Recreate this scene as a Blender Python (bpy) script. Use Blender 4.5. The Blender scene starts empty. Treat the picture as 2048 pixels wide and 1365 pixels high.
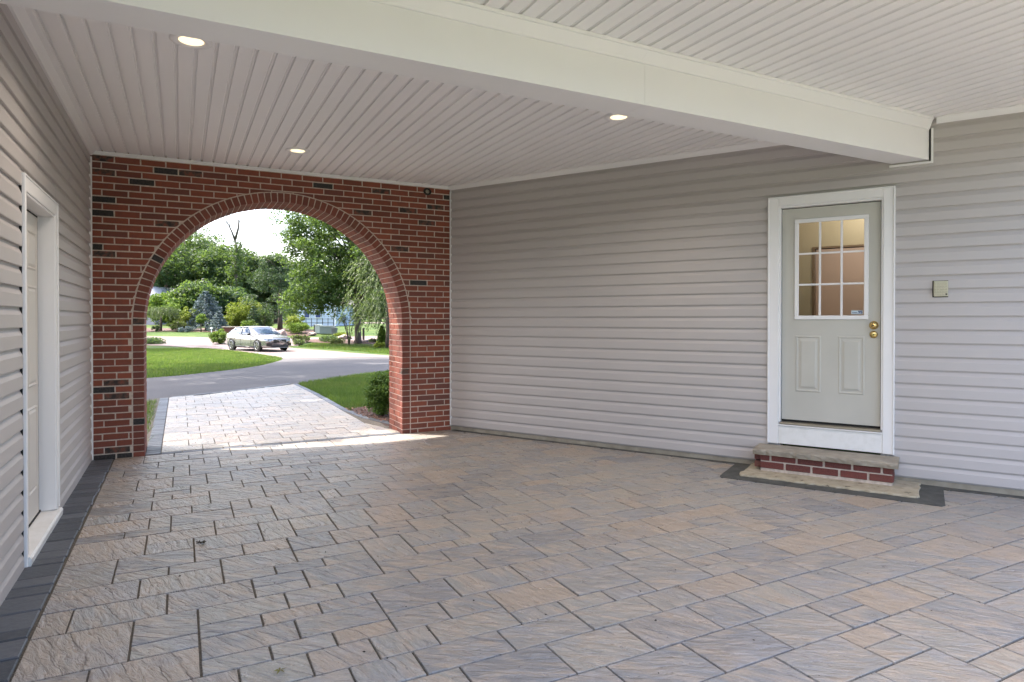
import bpy, bmesh, math, random
import numpy as np
from mathutils import Vector, Matrix
random.seed(7); rng = np.random.default_rng(7)
S = bpy.context.scene
COL = S.collection
R = math.radians

# ---------------------------------------------------------------- camera, sky, sun, exposure
CX, CY, CZ = .807, -7.534, 1.40
TH = R(27.36)
cam = bpy.data.cameras.new('camera'); co = bpy.data.objects.new('camera', cam); COL.objects.link(co)
co.location = (CX, CY, CZ); co.rotation_euler = (R(89.55), 0, -TH)
cam.sensor_width = 36; cam.lens = 1281 / 2048 * 36; cam.shift_y = -.0168
cam.clip_start = .05; cam.clip_end = 900
S.camera = co

W = bpy.data.worlds.new('World'); S.world = W; W.use_nodes = True
nt = W.node_tree; bg = nt.nodes['Background']
sky = nt.nodes.new('ShaderNodeTexSky'); sky.sky_type = 'NISHITA'; sky.sun_disc = False
sky.sun_elevation = R(60); sky.sun_rotation = R(-50); sky.altitude = 100
sky.air_density = 1.0; sky.dust_density = 6.0; sky.ozone_density = 1.0
nt.links.new(sky.outputs[0], bg.inputs[0]); bg.inputs[1].default_value = .15

sd = Vector((.385, -.32, -.866)).normalized()
sun = bpy.data.lights.new('sun', 'SUN'); sun.energy = 2.0; sun.angle = R(.5); sun.color = (1, .95, .87)
so = bpy.data.objects.new('sun', sun); COL.objects.link(so); so.rotation_euler = sd.to_track_quat('-Z', 'Y').to_euler()
so.location = (-20, 20, 30)

S.view_settings.view_transform = 'Standard'; S.view_settings.look = 'None'
S.view_settings.exposure = 2.5; S.view_settings.gamma = 1; S.view_settings.use_curve_mapping = False
S.cycles.use_denoising = True
S.cycles.max_bounces = 8; S.cycles.diffuse_bounces = 6; S.cycles.glossy_bounces = 3; S.cycles.transmission_bounces = 6
S.cycles.transparent_max_bounces = 8
S.cycles.sample_clamp_indirect = 8

# ---------------------------------------------------------------- helpers
def tag(o, label=None, cat=None, group=None, kind=None):
    for k, v in (('label', label), ('category', cat), ('group', group), ('kind', kind)):
        if v: o[k] = v
    return o

def empty(name, loc=(0, 0, 0), **kw):
    o = bpy.data.objects.new(name, None); COL.objects.link(o); o.location = loc
    o.empty_display_size = .2
    return tag(o, **kw)

def mesh(name, verts, faces, mat=None, parent=None, smooth=False, **kw):
    me = bpy.data.meshes.new(name); me.from_pydata([tuple(v) for v in verts], [], faces)
    if mat: me.materials.append(mat)
    if smooth: me.polygons.foreach_set('use_smooth', [True] * len(me.polygons))
    me.update()
    o = bpy.data.objects.new(name, me); COL.objects.link(o)
    if parent:
        o.parent = parent; o.matrix_parent_inverse = parent_inv(parent)
    return tag(o, **kw)

def parent_inv(p):
    if p.type == 'EMPTY' and not p.parent: return Matrix.Translation(p.location).inverted()
    return Matrix.Identity(4)   # parts are modelled in world space

class MB:
    def __init__(s): s.v = []; s.f = []
    def add(s, v, f):
        n = len(s.v); s.v += [tuple(p) for p in v]; s.f += [tuple(i + n for i in q) for q in f]; return s
    def box(s, a, b, fr=None, ch=0):
        x0, y0, z0 = a; x1, y1, z1 = b
        if ch:
            bm = bmesh.new(); bmesh.ops.create_cube(bm, size=1)
            for v in bm.verts:
                v.co = Vector(((x0 + x1) / 2 + v.co.x * (x1 - x0), (y0 + y1) / 2 + v.co.y * (y1 - y0), (z0 + z1) / 2 + v.co.z * (z1 - z0)))
            bmesh.ops.bevel(bm, geom=bm.edges[:], offset=ch, segments=1, affect='EDGES')
            v = [p.co.copy() for p in bm.verts]; f = [[q.index for q in p.verts] for p in bm.faces]
            bm.verts.index_update(); f = [[q.index for q in p.verts] for p in bm.faces]; bm.free()
        else:
            v = [Vector(p) for p in ((x0, y0, z0), (x1, y0, z0), (x1, y1, z0), (x0, y1, z0), (x0, y0, z1), (x1, y0, z1), (x1, y1, z1), (x0, y1, z1))]
            f = [(0, 3, 2, 1), (4, 5, 6, 7), (0, 1, 5, 4), (1, 2, 6, 5), (2, 3, 7, 6), (3, 0, 4, 7)]
        if fr: v = [fr(p) for p in v]
        return s.add(v, f)
    def prism(s, poly, axis_fn, d0, d1, inset=0):
        """poly: 2D points; axis_fn(u, v, d) -> 3D; d1 end gets inset"""
        n = len(poly); cu = sum(p[0] for p in poly) / n; cv = sum(p[1] for p in poly) / n
        top = [(u - math.copysign(min(inset, abs(u - cu)), u - cu), v - math.copysign(min(inset, abs(v - cv)), v - cv)) for u, v in poly]
        if inset:
            dm = d1 - inset * (1 if d1 > d0 else -1)
            vs = [axis_fn(u, v, d0) for u, v in poly] + [axis_fn(u, v, dm) for u, v in poly] + [axis_fn(u, v, d1) for u, v in top]
            f = [tuple(range(2 * n, 3 * n))]
            for k in (0, 1):
                f += [(k * n + i, k * n + (i + 1) % n, (k + 1) * n + (i + 1) % n, (k + 1) * n + i) for i in range(n)]
        else:
            vs = [axis_fn(u, v, d0) for u, v in poly] + [axis_fn(u, v, d1) for u, v in poly]
            f = [tuple(range(n, 2 * n)), tuple(range(n - 1, -1, -1))] + [(i, (i + 1) % n, n + (i + 1) % n, n + i) for i in range(n)]
        return s.add(vs, f)
    def tube(s, pts, rad, n=8, cap=True):
        pts = [Vector(p) for p in pts]; base = len(s.v); f = []
        for i, p in enumerate(pts):
            t = (pts[min(i + 1, len(pts) - 1)] - pts[max(i - 1, 0)]).normalized()
            a = t.orthogonal().normalized() if abs(t.z) < .95 else t.cross(Vector((0, 1, 0))).normalized()
            b = t.cross(a); r = rad[i] if isinstance(rad, (list, tuple)) else rad
            for k in range(n):
                w = 2 * math.pi * k / n; s.v.append(tuple(p + a * (r * math.cos(w)) + b * (r * math.sin(w))))
        for i in range(len(pts) - 1):
            for k in range(n):
                s.f.append((base + i * n + k, base + i * n + (k + 1) % n, base + (i + 1) * n + (k + 1) % n, base + (i + 1) * n + k))
        if cap:
            s.f.append(tuple(base + k for k in range(n - 1, -1, -1))); m = base + (len(pts) - 1) * n
            s.f.append(tuple(m + k for k in range(n)))
        return s
    def lathe(s, prof, fr, n=24, cap=False):
        """prof: (r, h); fr(x, y, h)"""
        base = len(s.v)
        for r, h in prof:
            for k in range(n):
                w = 2 * math.pi * k / n; s.v.append(tuple(fr(r * math.cos(w), r * math.sin(w), h)))
        for i in range(len(prof) - 1):
            for k in range(n):
                s.f.append((base + i * n + k, base + i * n + (k + 1) % n, base + (i + 1) * n + (k + 1) % n, base + (i + 1) * n + k))
        if cap:
            m = base + (len(prof) - 1) * n; s.f.append(tuple(m + k for k in range(n)))
        return s
    def build(s, name, mat, parent=None, smooth=False, **kw):
        bm = bmesh.new(); vs = [bm.verts.new(p) for p in s.v]
        for q in s.f:
            try: bm.faces.new([vs[i] for i in q])
            except ValueError: pass
        bmesh.ops.recalc_face_normals(bm, faces=bm.faces)
        me = bpy.data.meshes.new(name); bm.to_mesh(me); bm.free()
        if mat: me.materials.append(mat)
        if smooth: me.polygons.foreach_set('use_smooth', [True] * len(me.polygons))
        o = bpy.data.objects.new(name, me); COL.objects.link(o)
        if parent: o.parent = parent; o.matrix_parent_inverse = parent_inv(parent)
        return tag(o, **kw)

def quads(name, V, mat, parent=None, **kw):
    """V: (n,4,3) array of quads as one mesh"""
    n = len(V); me = bpy.data.meshes.new(name)
    me.vertices.add(n * 4); me.vertices.foreach_set('co', V.astype(np.float32).ravel())
    me.loops.add(n * 4); me.loops.foreach_set('vertex_index', np.arange(n * 4, dtype=np.int32))
    me.polygons.add(n); me.polygons.foreach_set('loop_start', np.arange(0, n * 4, 4, dtype=np.int32))
    me.polygons.foreach_set('loop_total', np.full(n, 4, dtype=np.int32))
    me.update(calc_edges=True); me.materials.append(mat)
    o = bpy.data.objects.new(name, me); COL.objects.link(o)
    if parent: o.parent = parent; o.matrix_parent_inverse = parent_inv(parent)
    return tag(o, **kw)

# ---------------------------------------------------------------- materials
def mat(name, color=(.5, .5, .5), rough=.6, metal=0, spec=.5):
    m = bpy.data.materials.new(name); m.use_nodes = True
    b = m.node_tree.nodes['Principled BSDF']
    b.inputs['Base Color'].default_value = (*color, 1); b.inputs['Roughness'].default_value = rough
    b.inputs['Metallic'].default_value = metal; b.inputs['Specular IOR Level'].default_value = spec
    return m
def N(m, t, **kw):
    n = m.node_tree.nodes.new(t)
    for k, v in kw.items(): setattr(n, k, v)
    return n
def L(m, a, b): m.node_tree.links.new(a, b)
def P(m): return m.node_tree.nodes['Principled BSDF']
def pos(m, scale=(1, 1, 1), rot=0):
    g = N(m, 'ShaderNodeNewGeometry'); mp = N(m, 'ShaderNodeMapping'); mp.inputs['Scale'].default_value = scale
    mp.inputs['Rotation'].default_value = (0, 0, rot)
    L(m, g.outputs['Position'], mp.inputs[0]); return mp.outputs[0]
def noise(m, vec, scale, detail=4, rough=.55, dist=0):
    n = N(m, 'ShaderNodeTexNoise'); n.inputs['Scale'].default_value = scale; n.inputs['Detail'].default_value = detail
    n.inputs['Roughness'].default_value = rough; n.inputs['Distortion'].default_value = dist
    L(m, vec, n.inputs['Vector']); return n.outputs['Fac']
def ramp(m, fac, stops, interp='LINEAR'):
    r = N(m, 'ShaderNodeValToRGB'); r.color_ramp.interpolation = interp
    e = r.color_ramp.elements
    while len(e) < len(stops): e.new(.5)
    for q, (p, c) in zip(e, stops): q.position = p; q.color = (*c, 1) if len(c) == 3 else c
    L(m, fac, r.inputs[0]); return r.outputs[0]
def mix(m, fac, a, b, mode='MIX'):
    n = N(m, 'ShaderNodeMix', data_type='RGBA', blend_type=mode)
    for i, v in ((0, fac), (6, a), (7, b)):
        if hasattr(v, 'links'): L(m, v, n.inputs[i])
        else: n.inputs[i].default_value = v if i == 0 else (*v, 1)
    return n.outputs[2]
def bump(m, h, strength=.3, dist=.01, prev=None):
    b = N(m, 'ShaderNodeBump'); b.inputs['Strength'].default_value = strength; b.inputs['Distance'].default_value = dist
    L(m, h, b.inputs['Height'])
    if prev: L(m, prev, b.inputs['Normal'])
    return b.outputs[0]
def mathn(m, op, a, b=0.0):
    n = N(m, 'ShaderNodeMath', operation=op)
    for i, v in enumerate((a, b)):
        if hasattr(v, 'links'): L(m, v, n.inputs[i])
        else: n.inputs[i].default_value = v
    return n.outputs[0]
def rnd(m, island):
    return N(m, 'ShaderNodeNewGeometry').outputs['Random Per Island'] if island else N(m, 'ShaderNodeObjectInfo').outputs['Random']
def setc(m, c): L(m, c, P(m).inputs['Base Color'])
def setn(m, c): L(m, c, P(m).inputs['Normal'])
def setr(m, c): L(m, c, P(m).inputs['Roughness'])

def brick_mat(name, island, tone=1.0):
    m = mat(name, rough=.8); v = pos(m)
    r = rnd(m, island)
    c = ramp(m, r, [(0, (.14 * tone, .036 * tone, .020)), (.35, (.21 * tone, .050 * tone, .025)), (.7, (.26 * tone, .064 * tone, .030)), (.9, (.18 * tone, .048, .030)), (1, (.11, .038, .028))])
    n1 = noise(m, v, 14, 5); n2 = noise(m, v, 140, 3)
    c = mix(m, ramp(m, n1, [(.45, (0, 0, 0)), (.75, (.55, .55, .55))]), c, (.10, .035, .03))
    c = mix(m, ramp(m, n2, [(.35, (.35, .35, .35)), (.65, (0, 0, 0))]), c, (.24, .095, .07))
    setc(m, c); setn(m, bump(m, n2, .5, .003, bump(m, noise(m, v, 35, 3), .4, .004)))
    return m
M = {}
M['brick'] = brick_mat('red_brick', False); M['brick_i'] = brick_mat('red_brick_joined', True)
M['brick_ring'] = brick_mat('arch_brick', False, .8)
m = M['brick_black'] = mat('charcoal_brick', (.018, .017, .018), .7); v = pos(m); n1 = noise(m, v, 60, 4); setc(m, ramp(m, n1, [(.4, (.012, .012, .013)), (.7, (.05, .042, .038))])); setn(m, bump(m, n1, .5, .004))
m = M['brick_mixed'] = mat('flashed_brick', rough=.8); v = pos(m); n1 = noise(m, v, 16, 3)
setc(m, ramp(m, n1, [(.4, (.03, .024, .022)), (.52, (.10, .055, .04)), (.62, (.20, .055, .035))])); setn(m, bump(m, noise(m, v, 90, 3), .5, .004))
m = M['mortar'] = mat('mortar', rough=.95); v = pos(m); n1 = noise(m, v, 30, 5)
setc(m, ramp(m, n1, [(.3, (.44, .37, .31)), (.7, (.63, .54, .47))])); setn(m, bump(m, noise(m, v, 120, 4), .8, .006))

m = M['siding'] = mat('vinyl_siding', (.44, .40, .39), .5); v = pos(m, (1, 1, 1)); n1 = noise(m, v, .9, 3)
setc(m, ramp(m, n1, [(.3, (.455, .428, .422)), (.7, (.475, .448, .442))])); setn(m, bump(m, noise(m, pos(m, (4, 4, 60)), 6, 4), .12, .002))
m = M['white'] = mat('white_trim', (.78, .78, .76), .45); v = pos(m); setc(m, ramp(m, noise(m, v, 5, 4), [(.3, (.79, .785, .79)), (.7, (.80, .795, .80))]))
m = M['soffit'] = mat('soffit_vinyl', (.72, .69, .68), .5); v = pos(m); setc(m, ramp(m, noise(m, v, 1.3, 3), [(.3, (.84, .83, .83)), (.7, (.86, .85, .85))])); setn(m, bump(m, noise(m, pos(m, (60, 3, 1)), 5, 3), .08, .002))
M['gap'] = mat('dark_gap_and_shade', (.02, .02, .02), .9)  # black for real gaps, and for the shade strips beside the casings
m = M['doorpaint'] = mat('door_paint', (.44, .46, .40), .4); v = pos(m); setc(m, ramp(m, noise(m, v, 3, 3), [(.3, (.49, .48, .435)), (.7, (.52, .51, .465))])); setn(m, bump(m, noise(m, pos(m, (40, 40, 4)), 8, 4), .1, .002))
M['doorcream'] = mat('cream_door_paint', (.62, .585, .54), .45)
m = M['brass'] = mat('brass', (.62, .45, .18), .22, 1.0)
m = M['threshold'] = mat('threshold_metal', (.38, .34, .27), .4, .7)
m = M['whitewood'] = mat('white_painted_board', (.78, .78, .77), .6); v = pos(m); n1 = noise(m, v, 12, 5)
setc(m, ramp(m, n1, [(.3, (.72, .72, .70)), (.55, (.79, .79, .78))])); setn(m, bump(m, noise(m, pos(m, (30, 30, 3)), 10, 4), .2, .003))

def paver_mat(name, island):
    m = mat(name, rough=.4, spec=.6)
    r = rnd(m, island)
    base = ramp(m, r, [(0, (.22, .22, .23)), (.22, (.33, .31, .285)), (.42, (.37, .34, .295)), (.6, (.27, .27, .275)), (.78, (.42, .335, .26)), (.92, (.32, .315, .30)), (1, (.43, .375, .30))])
    # offset the texture from stone to stone
    comb = N(m, 'ShaderNodeCombineXYZ')
    for i in range(3): L(m, mathn(m, 'MULTIPLY', r, 37.0 + 11 * i), comb.inputs[i])
    add = N(m, 'ShaderNodeVectorMath', operation='ADD'); g = N(m, 'ShaderNodeNewGeometry')
    L(m, g.outputs['Position'], add.inputs[0]); L(m, comb.outputs[0], add.inputs[1])
    rot = N(m, 'ShaderNodeVectorRotate', rotation_type='Z_AXIS'); L(m, add.outputs[0], rot.inputs['Vector'])
    L(m, mathn(m, 'MULTIPLY_ADD', r, .9), rot.inputs['Angle'])
    mp = N(m, 'ShaderNodeMapping'); mp.inputs['Scale'].default_value = (1, 3.6, 1); L(m, rot.outputs[0], mp.inputs[0])
    V = mp.outputs[0]
    big = noise(m, V, 3.2, 3, .5, 1.2); mid = noise(m, V, 9, 5, .6, .6); fine = noise(m, add.outputs[0], 120, 4)
    c = mix(m, ramp(m, big, [(.42, (0, 0, 0)), (.66, (.75, .75, .75))]), base, (.47, .38, .30))
    c = mix(m, ramp(m, noise(m, add.outputs[0], 4.5, 3), [(.5, (0, 0, 0)), (.7, (.6, .6, .6))]), c, (.32, .32, .34))
    c = mix(m, ramp(m, fine, [(.3, (.3, .3, .3)), (.6, (0, 0, 0))]), c, (.20, .185, .175))
    setc(m, c)
    # cleft slate: terraces
    w = N(m, 'ShaderNodeTexWave', wave_type='BANDS', bands_direction='Y', wave_profile='SAW'); w.inputs['Scale'].default_value = .9
    w.inputs['Distortion'].default_value = 9; w.inputs['Detail'].default_value = 4; w.inputs['Detail Scale'].default_value = 1.3; w.inputs['Detail Roughness'].default_value = .6
    L(m, V, w.inputs['Vector'])
    cleft = ramp(m, w.outputs['Fac'], [(0, (0, 0, 0)), (.55, (.18, .18, .18)), (.62, (.75, .75, .75)), (1, (1, 1, 1))])
    mask = ramp(m, noise(m, add.outputs[0], 6, 2), [(.38, (.1, .1, .1)), (.62, (1, 1, 1))])
    h = mathn(m, 'ADD', mathn(m, 'MULTIPLY', mathn(m, 'MULTIPLY', cleft, mask), .42), mathn(m, 'MULTIPLY', mid, 1.0))
    edge = ramp(m, w.outputs['Fac'], [(.50, (0, 0, 0)), (.56, (1, 1, 1)), (.60, (0, 0, 0))])
    setc(m, mix(m, mathn(m, 'MULTIPLY', mathn(m, 'MULTIPLY', edge, mask), .55), c, (.09, .08, .075)))
    setn(m, bump(m, fine, .25, .002, bump(m, h, 1.0, .026)))
    setr(m, ramp(m, mid, [(.3, (.24, .24, .24)), (.7, (.42, .42, .42))]))
    return m
M['paver'] = paver_mat('slate_paver', False); M['paver_i'] = paver_mat('slate_paver_joined', True)
def dark_paver(name, island):
    m = mat(name, rough=.5); v = pos(m); r = rnd(m, island)
    c = ramp(m, r, [(0, (.05, .058, .07)), (.5, (.075, .083, .098)), (1, (.11, .12, .138))])
    c = mix(m, ramp(m, noise(m, v, 60, 4), [(.5, (0, 0, 0)), (.8, (.4, .4, .4))]), c, (.16, .16, .16))
    setc(m, c); setn(m, bump(m, noise(m, v, 22, 5), .6, .008)); return m
M['dpaver'] = dark_paver('charcoal_paver', False)
m = M['joint'] = mat('joint_sand', (.07, .06, .05), .95); v = pos(m); n1 = noise(m, v, 90, 4); setc(m, ramp(m, n1, [(.3, (.05, .043, .035)), (.7, (.17, .15, .12))])); setn(m, bump(m, n1, .6, .006))
m = M['asphalt'] = mat('asphalt', rough=.85); v = pos(m); n1 = noise(m, v, .6, 4); n2 = noise(m, v, 140, 3)
c = ramp(m, n1, [(.3, (.052, .050, .054)), (.7, (.078, .074, .078))]); c = mix(m, ramp(m, n2, [(.45, (0, 0, 0)), (.75, (.7, .7, .7))]), c, (.15, .14, .14)); setc(m, c); setn(m, bump(m, n2, .5, .006))
m = M['drive_light'] = mat('pale_and_sunlit_drive', rough=.9); v = pos(m); n1 = noise(m, v, .5, 5); n2 = noise(m, v, 90, 3)  # pale gravel; on the asphalt loop it paints the sunlight into the colour
c = ramp(m, n1, [(.3, (.12, .090, .085)), (.7, (.165, .128, .12))]); c = mix(m, ramp(m, n2, [(.45, (0, 0, 0)), (.75, (.5, .5, .5))]), c, (.24, .20, .19)); setc(m, c); setn(m, bump(m, n2, .5, .006))
m = M['lawn'] = mat('lawn', rough=.9, spec=.2); v = pos(m); n1 = noise(m, v, .35, 5); n2 = noise(m, v, 25, 4)
c = ramp(m, n1, [(.3, (.038, .068, .014)), (.5, (.058, .092, .018)), (.72, (.11, .12, .03))]); c = mix(m, ramp(m, n2, [(.35, (.6, .6, .6)), (.65, (0, 0, 0))]), c, (.03, .07, .012)); setc(m, c); setn(m, bump(m, n2, 1, .03))
m = M['mulch'] = mat('mulch', rough=.95); v = pos(m); n1 = noise(m, v, 40, 4); setc(m, ramp(m, n1, [(.35, (.025, .013, .009)), (.55, (.085, .045, .032)), (.75, (.18, .11, .08))])); setn(m, bump(m, n1, 1, .02))
m = M['concrete'] = mat('concrete', rough=.9); v = pos(m); n1 = noise(m, v, 9, 5); setc(m, ramp(m, n1, [(.3, (.24, .215, .17)), (.7, (.36, .33, .27))])); setn(m, bump(m, noise(m, v, 80, 4), .5, .004))
m = M['pad'] = mat('cream_mortar_pad', rough=.9); v = pos(m); n1 = noise(m, v, 16, 5)
setc(m, ramp(m, n1, [(.28, (.05, .045, .035)), (.36, (.36, .31, .22)), (.7, (.50, .44, .33))])); setn(m, bump(m, noise(m, v, 50, 5), .7, .008))
m = M['cement'] = mat('grey_cement', rough=.9); v = pos(m); n1 = noise(m, v, 12, 5); setc(m, ramp(m, n1, [(.3, (.055, .055, .05)), (.7, (.10, .10, .09))])); setn(m, bump(m, noise(m, v, 50, 5), .6, .008))
m = M['tread'] = mat('stone_tread', rough=.75); v = pos(m); n1 = noise(m, v, 7, 6); setc(m, ramp(m, n1, [(.3, (.24, .21, .165)), (.6, (.35, .31, .25)), (.8, (.40, .36, .29))])); setn(m, bump(m, noise(m, v, 28, 6), .6, .008))
m = M['glass'] = mat('window_glass', (1, 1, 1), .02); P(m).inputs['Transmission Weight'].default_value = 1; P(m).inputs['IOR'].default_value = 1.08
M['tan'] = mat('tan_wall', (.50, .39, .31), .8); M['ochre'] = mat('ochre_paint', (.30, .26, .16), .7)
m = M['keypad'] = mat('beige_plastic', (.50, .48, .36), .5)
M['sticker'] = mat('sticker_pale_blue', (.50, .60, .66), .5); M['sticker_ink'] = mat('sticker_ink', (.03, .05, .16), .5)
m = M['lamp'] = mat('lamp_lens', (1, .9, .7), .5); P(m).inputs['Emission Color'].default_value = (1, .80, .50, 1); P(m).inputs['Emission Strength'].default_value = .26
M['rubber'] = mat('black_rubber', (.012, .012, .012), .7)
M['roof'] = mat('roof', (.12, .11, .10), .9)

def leaf_mat(name, cols, rough=.55, trans=.35):
    m = mat(name, rough=rough, spec=.3); c = ramp(m, rnd(m, True), cols); setc(m, c)
    t = N(m, 'ShaderNodeBsdfTranslucent'); L(m, mix(m, .5, c, (.25, .38, .05)), t.inputs[0])
    mx = N(m, 'ShaderNodeMixShader'); mx.inputs[0].default_value = trans
    out = m.node_tree.nodes['Material Output']
    L(m, P(m).outputs[0], mx.inputs[1]); L(m, t.outputs[0], mx.inputs[2]); L(m, mx.outputs[0], out.inputs[0]); return m
G = {}
G['oak'] = leaf_mat('oak_leaves', [(0, (0.022, 0.053, 0.015)), (.5, (0.040, 0.087, 0.025)), (1, (0.087, 0.136, 0.043))])
G['wood'] = leaf_mat('woodland_leaves', [(0, (0.015, 0.040, 0.017)), (.5, (0.031, 0.065, 0.025)), (1, (0.062, 0.105, 0.034))])
G['wood2'] = leaf_mat('blue_green_leaves', [(0, (0.019, 0.043, 0.028)), (.5, (0.028, 0.062, 0.037)), (1, (0.050, 0.093, 0.050))])
G['pine'] = leaf_mat('pine_needles', [(0, (0.012, 0.034, 0.019)), (.5, (0.025, 0.059, 0.028)), (1, (0.050, 0.093, 0.037))], trans=.15)
G['spruce'] = leaf_mat('blue_spruce_needles', [(0, (0.040, 0.064, 0.080)), (.5, (0.080, 0.116, 0.136)), (1, (0.176, 0.224, 0.248))], trans=.1)
G['gold'] = leaf_mat('golden_cypress', [(0, (0.075, 0.112, 0.007)), (.5, (0.165, 0.210, 0.019)), (1, (0.285, 0.300, 0.038))], trans=.25)
G['lime'] = leaf_mat('lime_green_leaves', [(0, (0.037, 0.081, 0.009)), (.5, (0.074, 0.136, 0.015)), (1, (0.136, 0.198, 0.031))])
G['weep'] = leaf_mat('grey_green_leaves', [(0, (0.043, 0.062, 0.031)), (.5, (0.087, 0.112, 0.056)), (1, (0.174, 0.198, 0.112))])
G['dark'] = leaf_mat('dark_purple_green', [(0, (0.012, 0.019, 0.011)), (.5, (0.028, 0.031, 0.019)), (1, (0.062, 0.056, 0.031))])
G['grass'] = leaf_mat('grass_blades', [(0, (0.036, 0.079, 0.013)), (.5, (0.065, 0.126, 0.022)), (1, (0.137, 0.187, 0.043))], trans=.4)
G['shrub'] = leaf_mat('bright_shrub', [(0, (0.031, 0.074, 0.015)), (.5, (0.056, 0.124, 0.022)), (1, (0.112, 0.198, 0.043))], trans=.3)
gm_ = G['grass']; cr_ = [n for n in gm_.node_tree.nodes if n.type == 'VALTORGB'][0]
gn = noise(gm_, pos(gm_), .7, 5, .6); gcol = mix(gm_, ramp(gm_, gn, [(.42, (0, 0, 0)), (.66, (.85, .85, .85))]), cr_.outputs[0], (.17, .165, .05))
gcol = mix(gm_, ramp(gm_, noise(gm_, pos(gm_, (1.3, .8, 1)), 1.9, 4), [(.38, (.75, .75, .75)), (.55, (0, 0, 0))]), gcol, (.03, .07, .015)); setc(gm_, gcol)
m = M['bark'] = mat('bark', rough=.9); v = pos(m, (1, 1, .25)); n1 = noise(m, v, 18, 5); setc(m, ramp(m, n1, [(.3, (.05, .038, .03)), (.7, (.16, .125, .10))])); setn(m, bump(m, n1, .9, .03))

# ---------------------------------------------------------------- the lie of the land
KN = [(0, 0), (12, 0), (18, -.1), (25, -.27), (32, -.44), (37, -.52), (42, -.49), (46, -.42), (50, -.2), (55, .2), (60, .35), (75, .6), (110, .85), (200, 1.0), (900, 1.0)]
ct, st = math.cos(TH), math.sin(TH)
def depth(x, y): return (x - CX) * st + (y - CY) * ct
def prof(d):
    for (a, b), (c, e) in zip(KN, KN[1:]):
        if d <= c: return b + (e - b) * max(d - a, 0) / (c - a)
    return 1.0
def gz(x, y): return prof(depth(x, y))
def spot(px, d):
    """the place at distance d along the line of sight through photo column px"""
    u = (px - 1024) / 1281
    return CX + d * (u * ct + st), CY + d * (-u * st + ct)
def sheet(name, poly, m, dz, base=0, parent=None, **kw):
    bm = bmesh.new(); f = bm.faces.new([bm.verts.new((x, y, 0)) for x, y in poly])
    bmesh.ops.triangulate(bm, faces=[f])
    dd = [depth(x, y) for x, y in poly]; ks = [k[0] for k in KN if min(dd) < k[0] < max(dd)]
    for k in ks:
        no = Vector((st, ct, 0)); p = Vector((CX, CY, 0)) + no * k
        bmesh.ops.bisect_plane(bm, geom=bm.verts[:] + bm.edges[:] + bm.faces[:], dist=1e-4, plane_co=p, plane_no=no)
    for v_ in bm.verts: v_.co.z = gz(v_.co.x, v_.co.y) + dz
    bmesh.ops.recalc_face_normals(bm, faces=bm.faces)
    if bm.faces[:] and sum(f.normal.z for f in bm.faces) < 0: bmesh.ops.reverse_faces(bm, faces=bm.faces)
    me = bpy.data.meshes.new(name); bm.to_mesh(me); bm.free(); me.materials.append(m)
    o = bpy.data.objects.new(name, me); COL.objects.link(o)
    if parent: o.parent = parent; o.matrix_parent_inverse = parent_inv(parent)
    return tag(o, **kw)

# smooth a polygon edge list with Catmull-Rom
def smooth(pts, n=5, closed=False):
    out = []; P_ = [Vector(p) for p in pts]; k = len(P_)
    rng_ = range(k if closed else k - 1)
    for i in rng_:
        g = (lambda j: P_[j % k]) if closed else (lambda j: P_[max(0, min(k - 1, j))])
        a, b, c, d = g(i - 1), g(i), g(i + 1), g(i + 2)
        for q in range(n):
            t = q / n
            out.append(tuple(.5 * ((2 * b) + (c - a) * t + (2 * a - 5 * b + 4 * c - d) * t * t + (-a + 3 * b - 3 * c + d) * t ** 3)))
    if not closed: out.append(tuple(P_[-1]))
    return out

near_edge = [(-14, 3.2), (-6, 3.6), (-2.5, 4.1), (.2, 5.25), (1.6, 6.05), (2.9, 7.3), (4.0, 8.6), (6.2, 10.7), (10.5, 12.4), (20, 14)]
island = smooth([(-14, 6.5), (-6, 7.6), (-2.6, 9.0), (0, 11.0), (1.3, 12.4), (2.9, 15.4), (4.0, 18.8), (4.8, 22.4), (4.75, 26.2), (3.9, 33.4), (1.9, 38.9), (-1.4, 44.5), (-6, 47.5), (-14, 49)], 5)
isl_poly = island
ground = sheet('ground', [(-300, -60), (300, -60), (300, 500), (-300, 500)], M['lawn'], -.05, kind='structure')
lawn_asph = smooth(near_edge, 4) + [(20, 30), (10.1, 24.1), (8.2, 21.0), (4.3, 19.0)] + [p for p in reversed(island) if p[1] < 18.8]
asph = sheet('asphalt_driveway', [p for p in smooth(near_edge, 4) if p[0] < 12] + [(12.5, 13.6), (9.4, 22.6), (7.4, 22.5), (4.9, 22.6)] + [p for p in reversed(island) if p[1] < 22.2], M['asphalt'], -.026, kind='structure')
drive2 = sheet('sunlit_driveway', [(9.4, 22.6), (7.4, 22.5), (4.9, 22.6)] + [p for p in island if p[1] > 22.5] + [(-14, 54.5), (-2.5, 53.4), (2.2, 50.1), (3.8, 48.4), (6.2, 40.5), (7.6, 35.6), (9.2, 30.7), (10.3, 24.1), (13, 20.5), (26, 17), (26, 12.5), (12.5, 13.6)], M['drive_light'], -.022, kind='structure')  # asphalt again, its sunlight painted in with the paler pinkish colour
band = sheet('far_driveway', smooth([(7.6, 38.6), (9.4, 41.9), (11.9, 39.9), (13.8, 37.2), (22, 33), (23, 37), (15.9, 43.8), (12.5, 44.8), (9.3, 45.9), (5.6, 46.4), (5.6, 43)], 4, True), M['drive_light'], -.014, kind='structure')
street = sheet('street', [(18, 88), (60, 72), (60, 84), (20, 104), (-30, 128), (-30, 116)], M['drive_light'], -.01, kind='structure')

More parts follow.
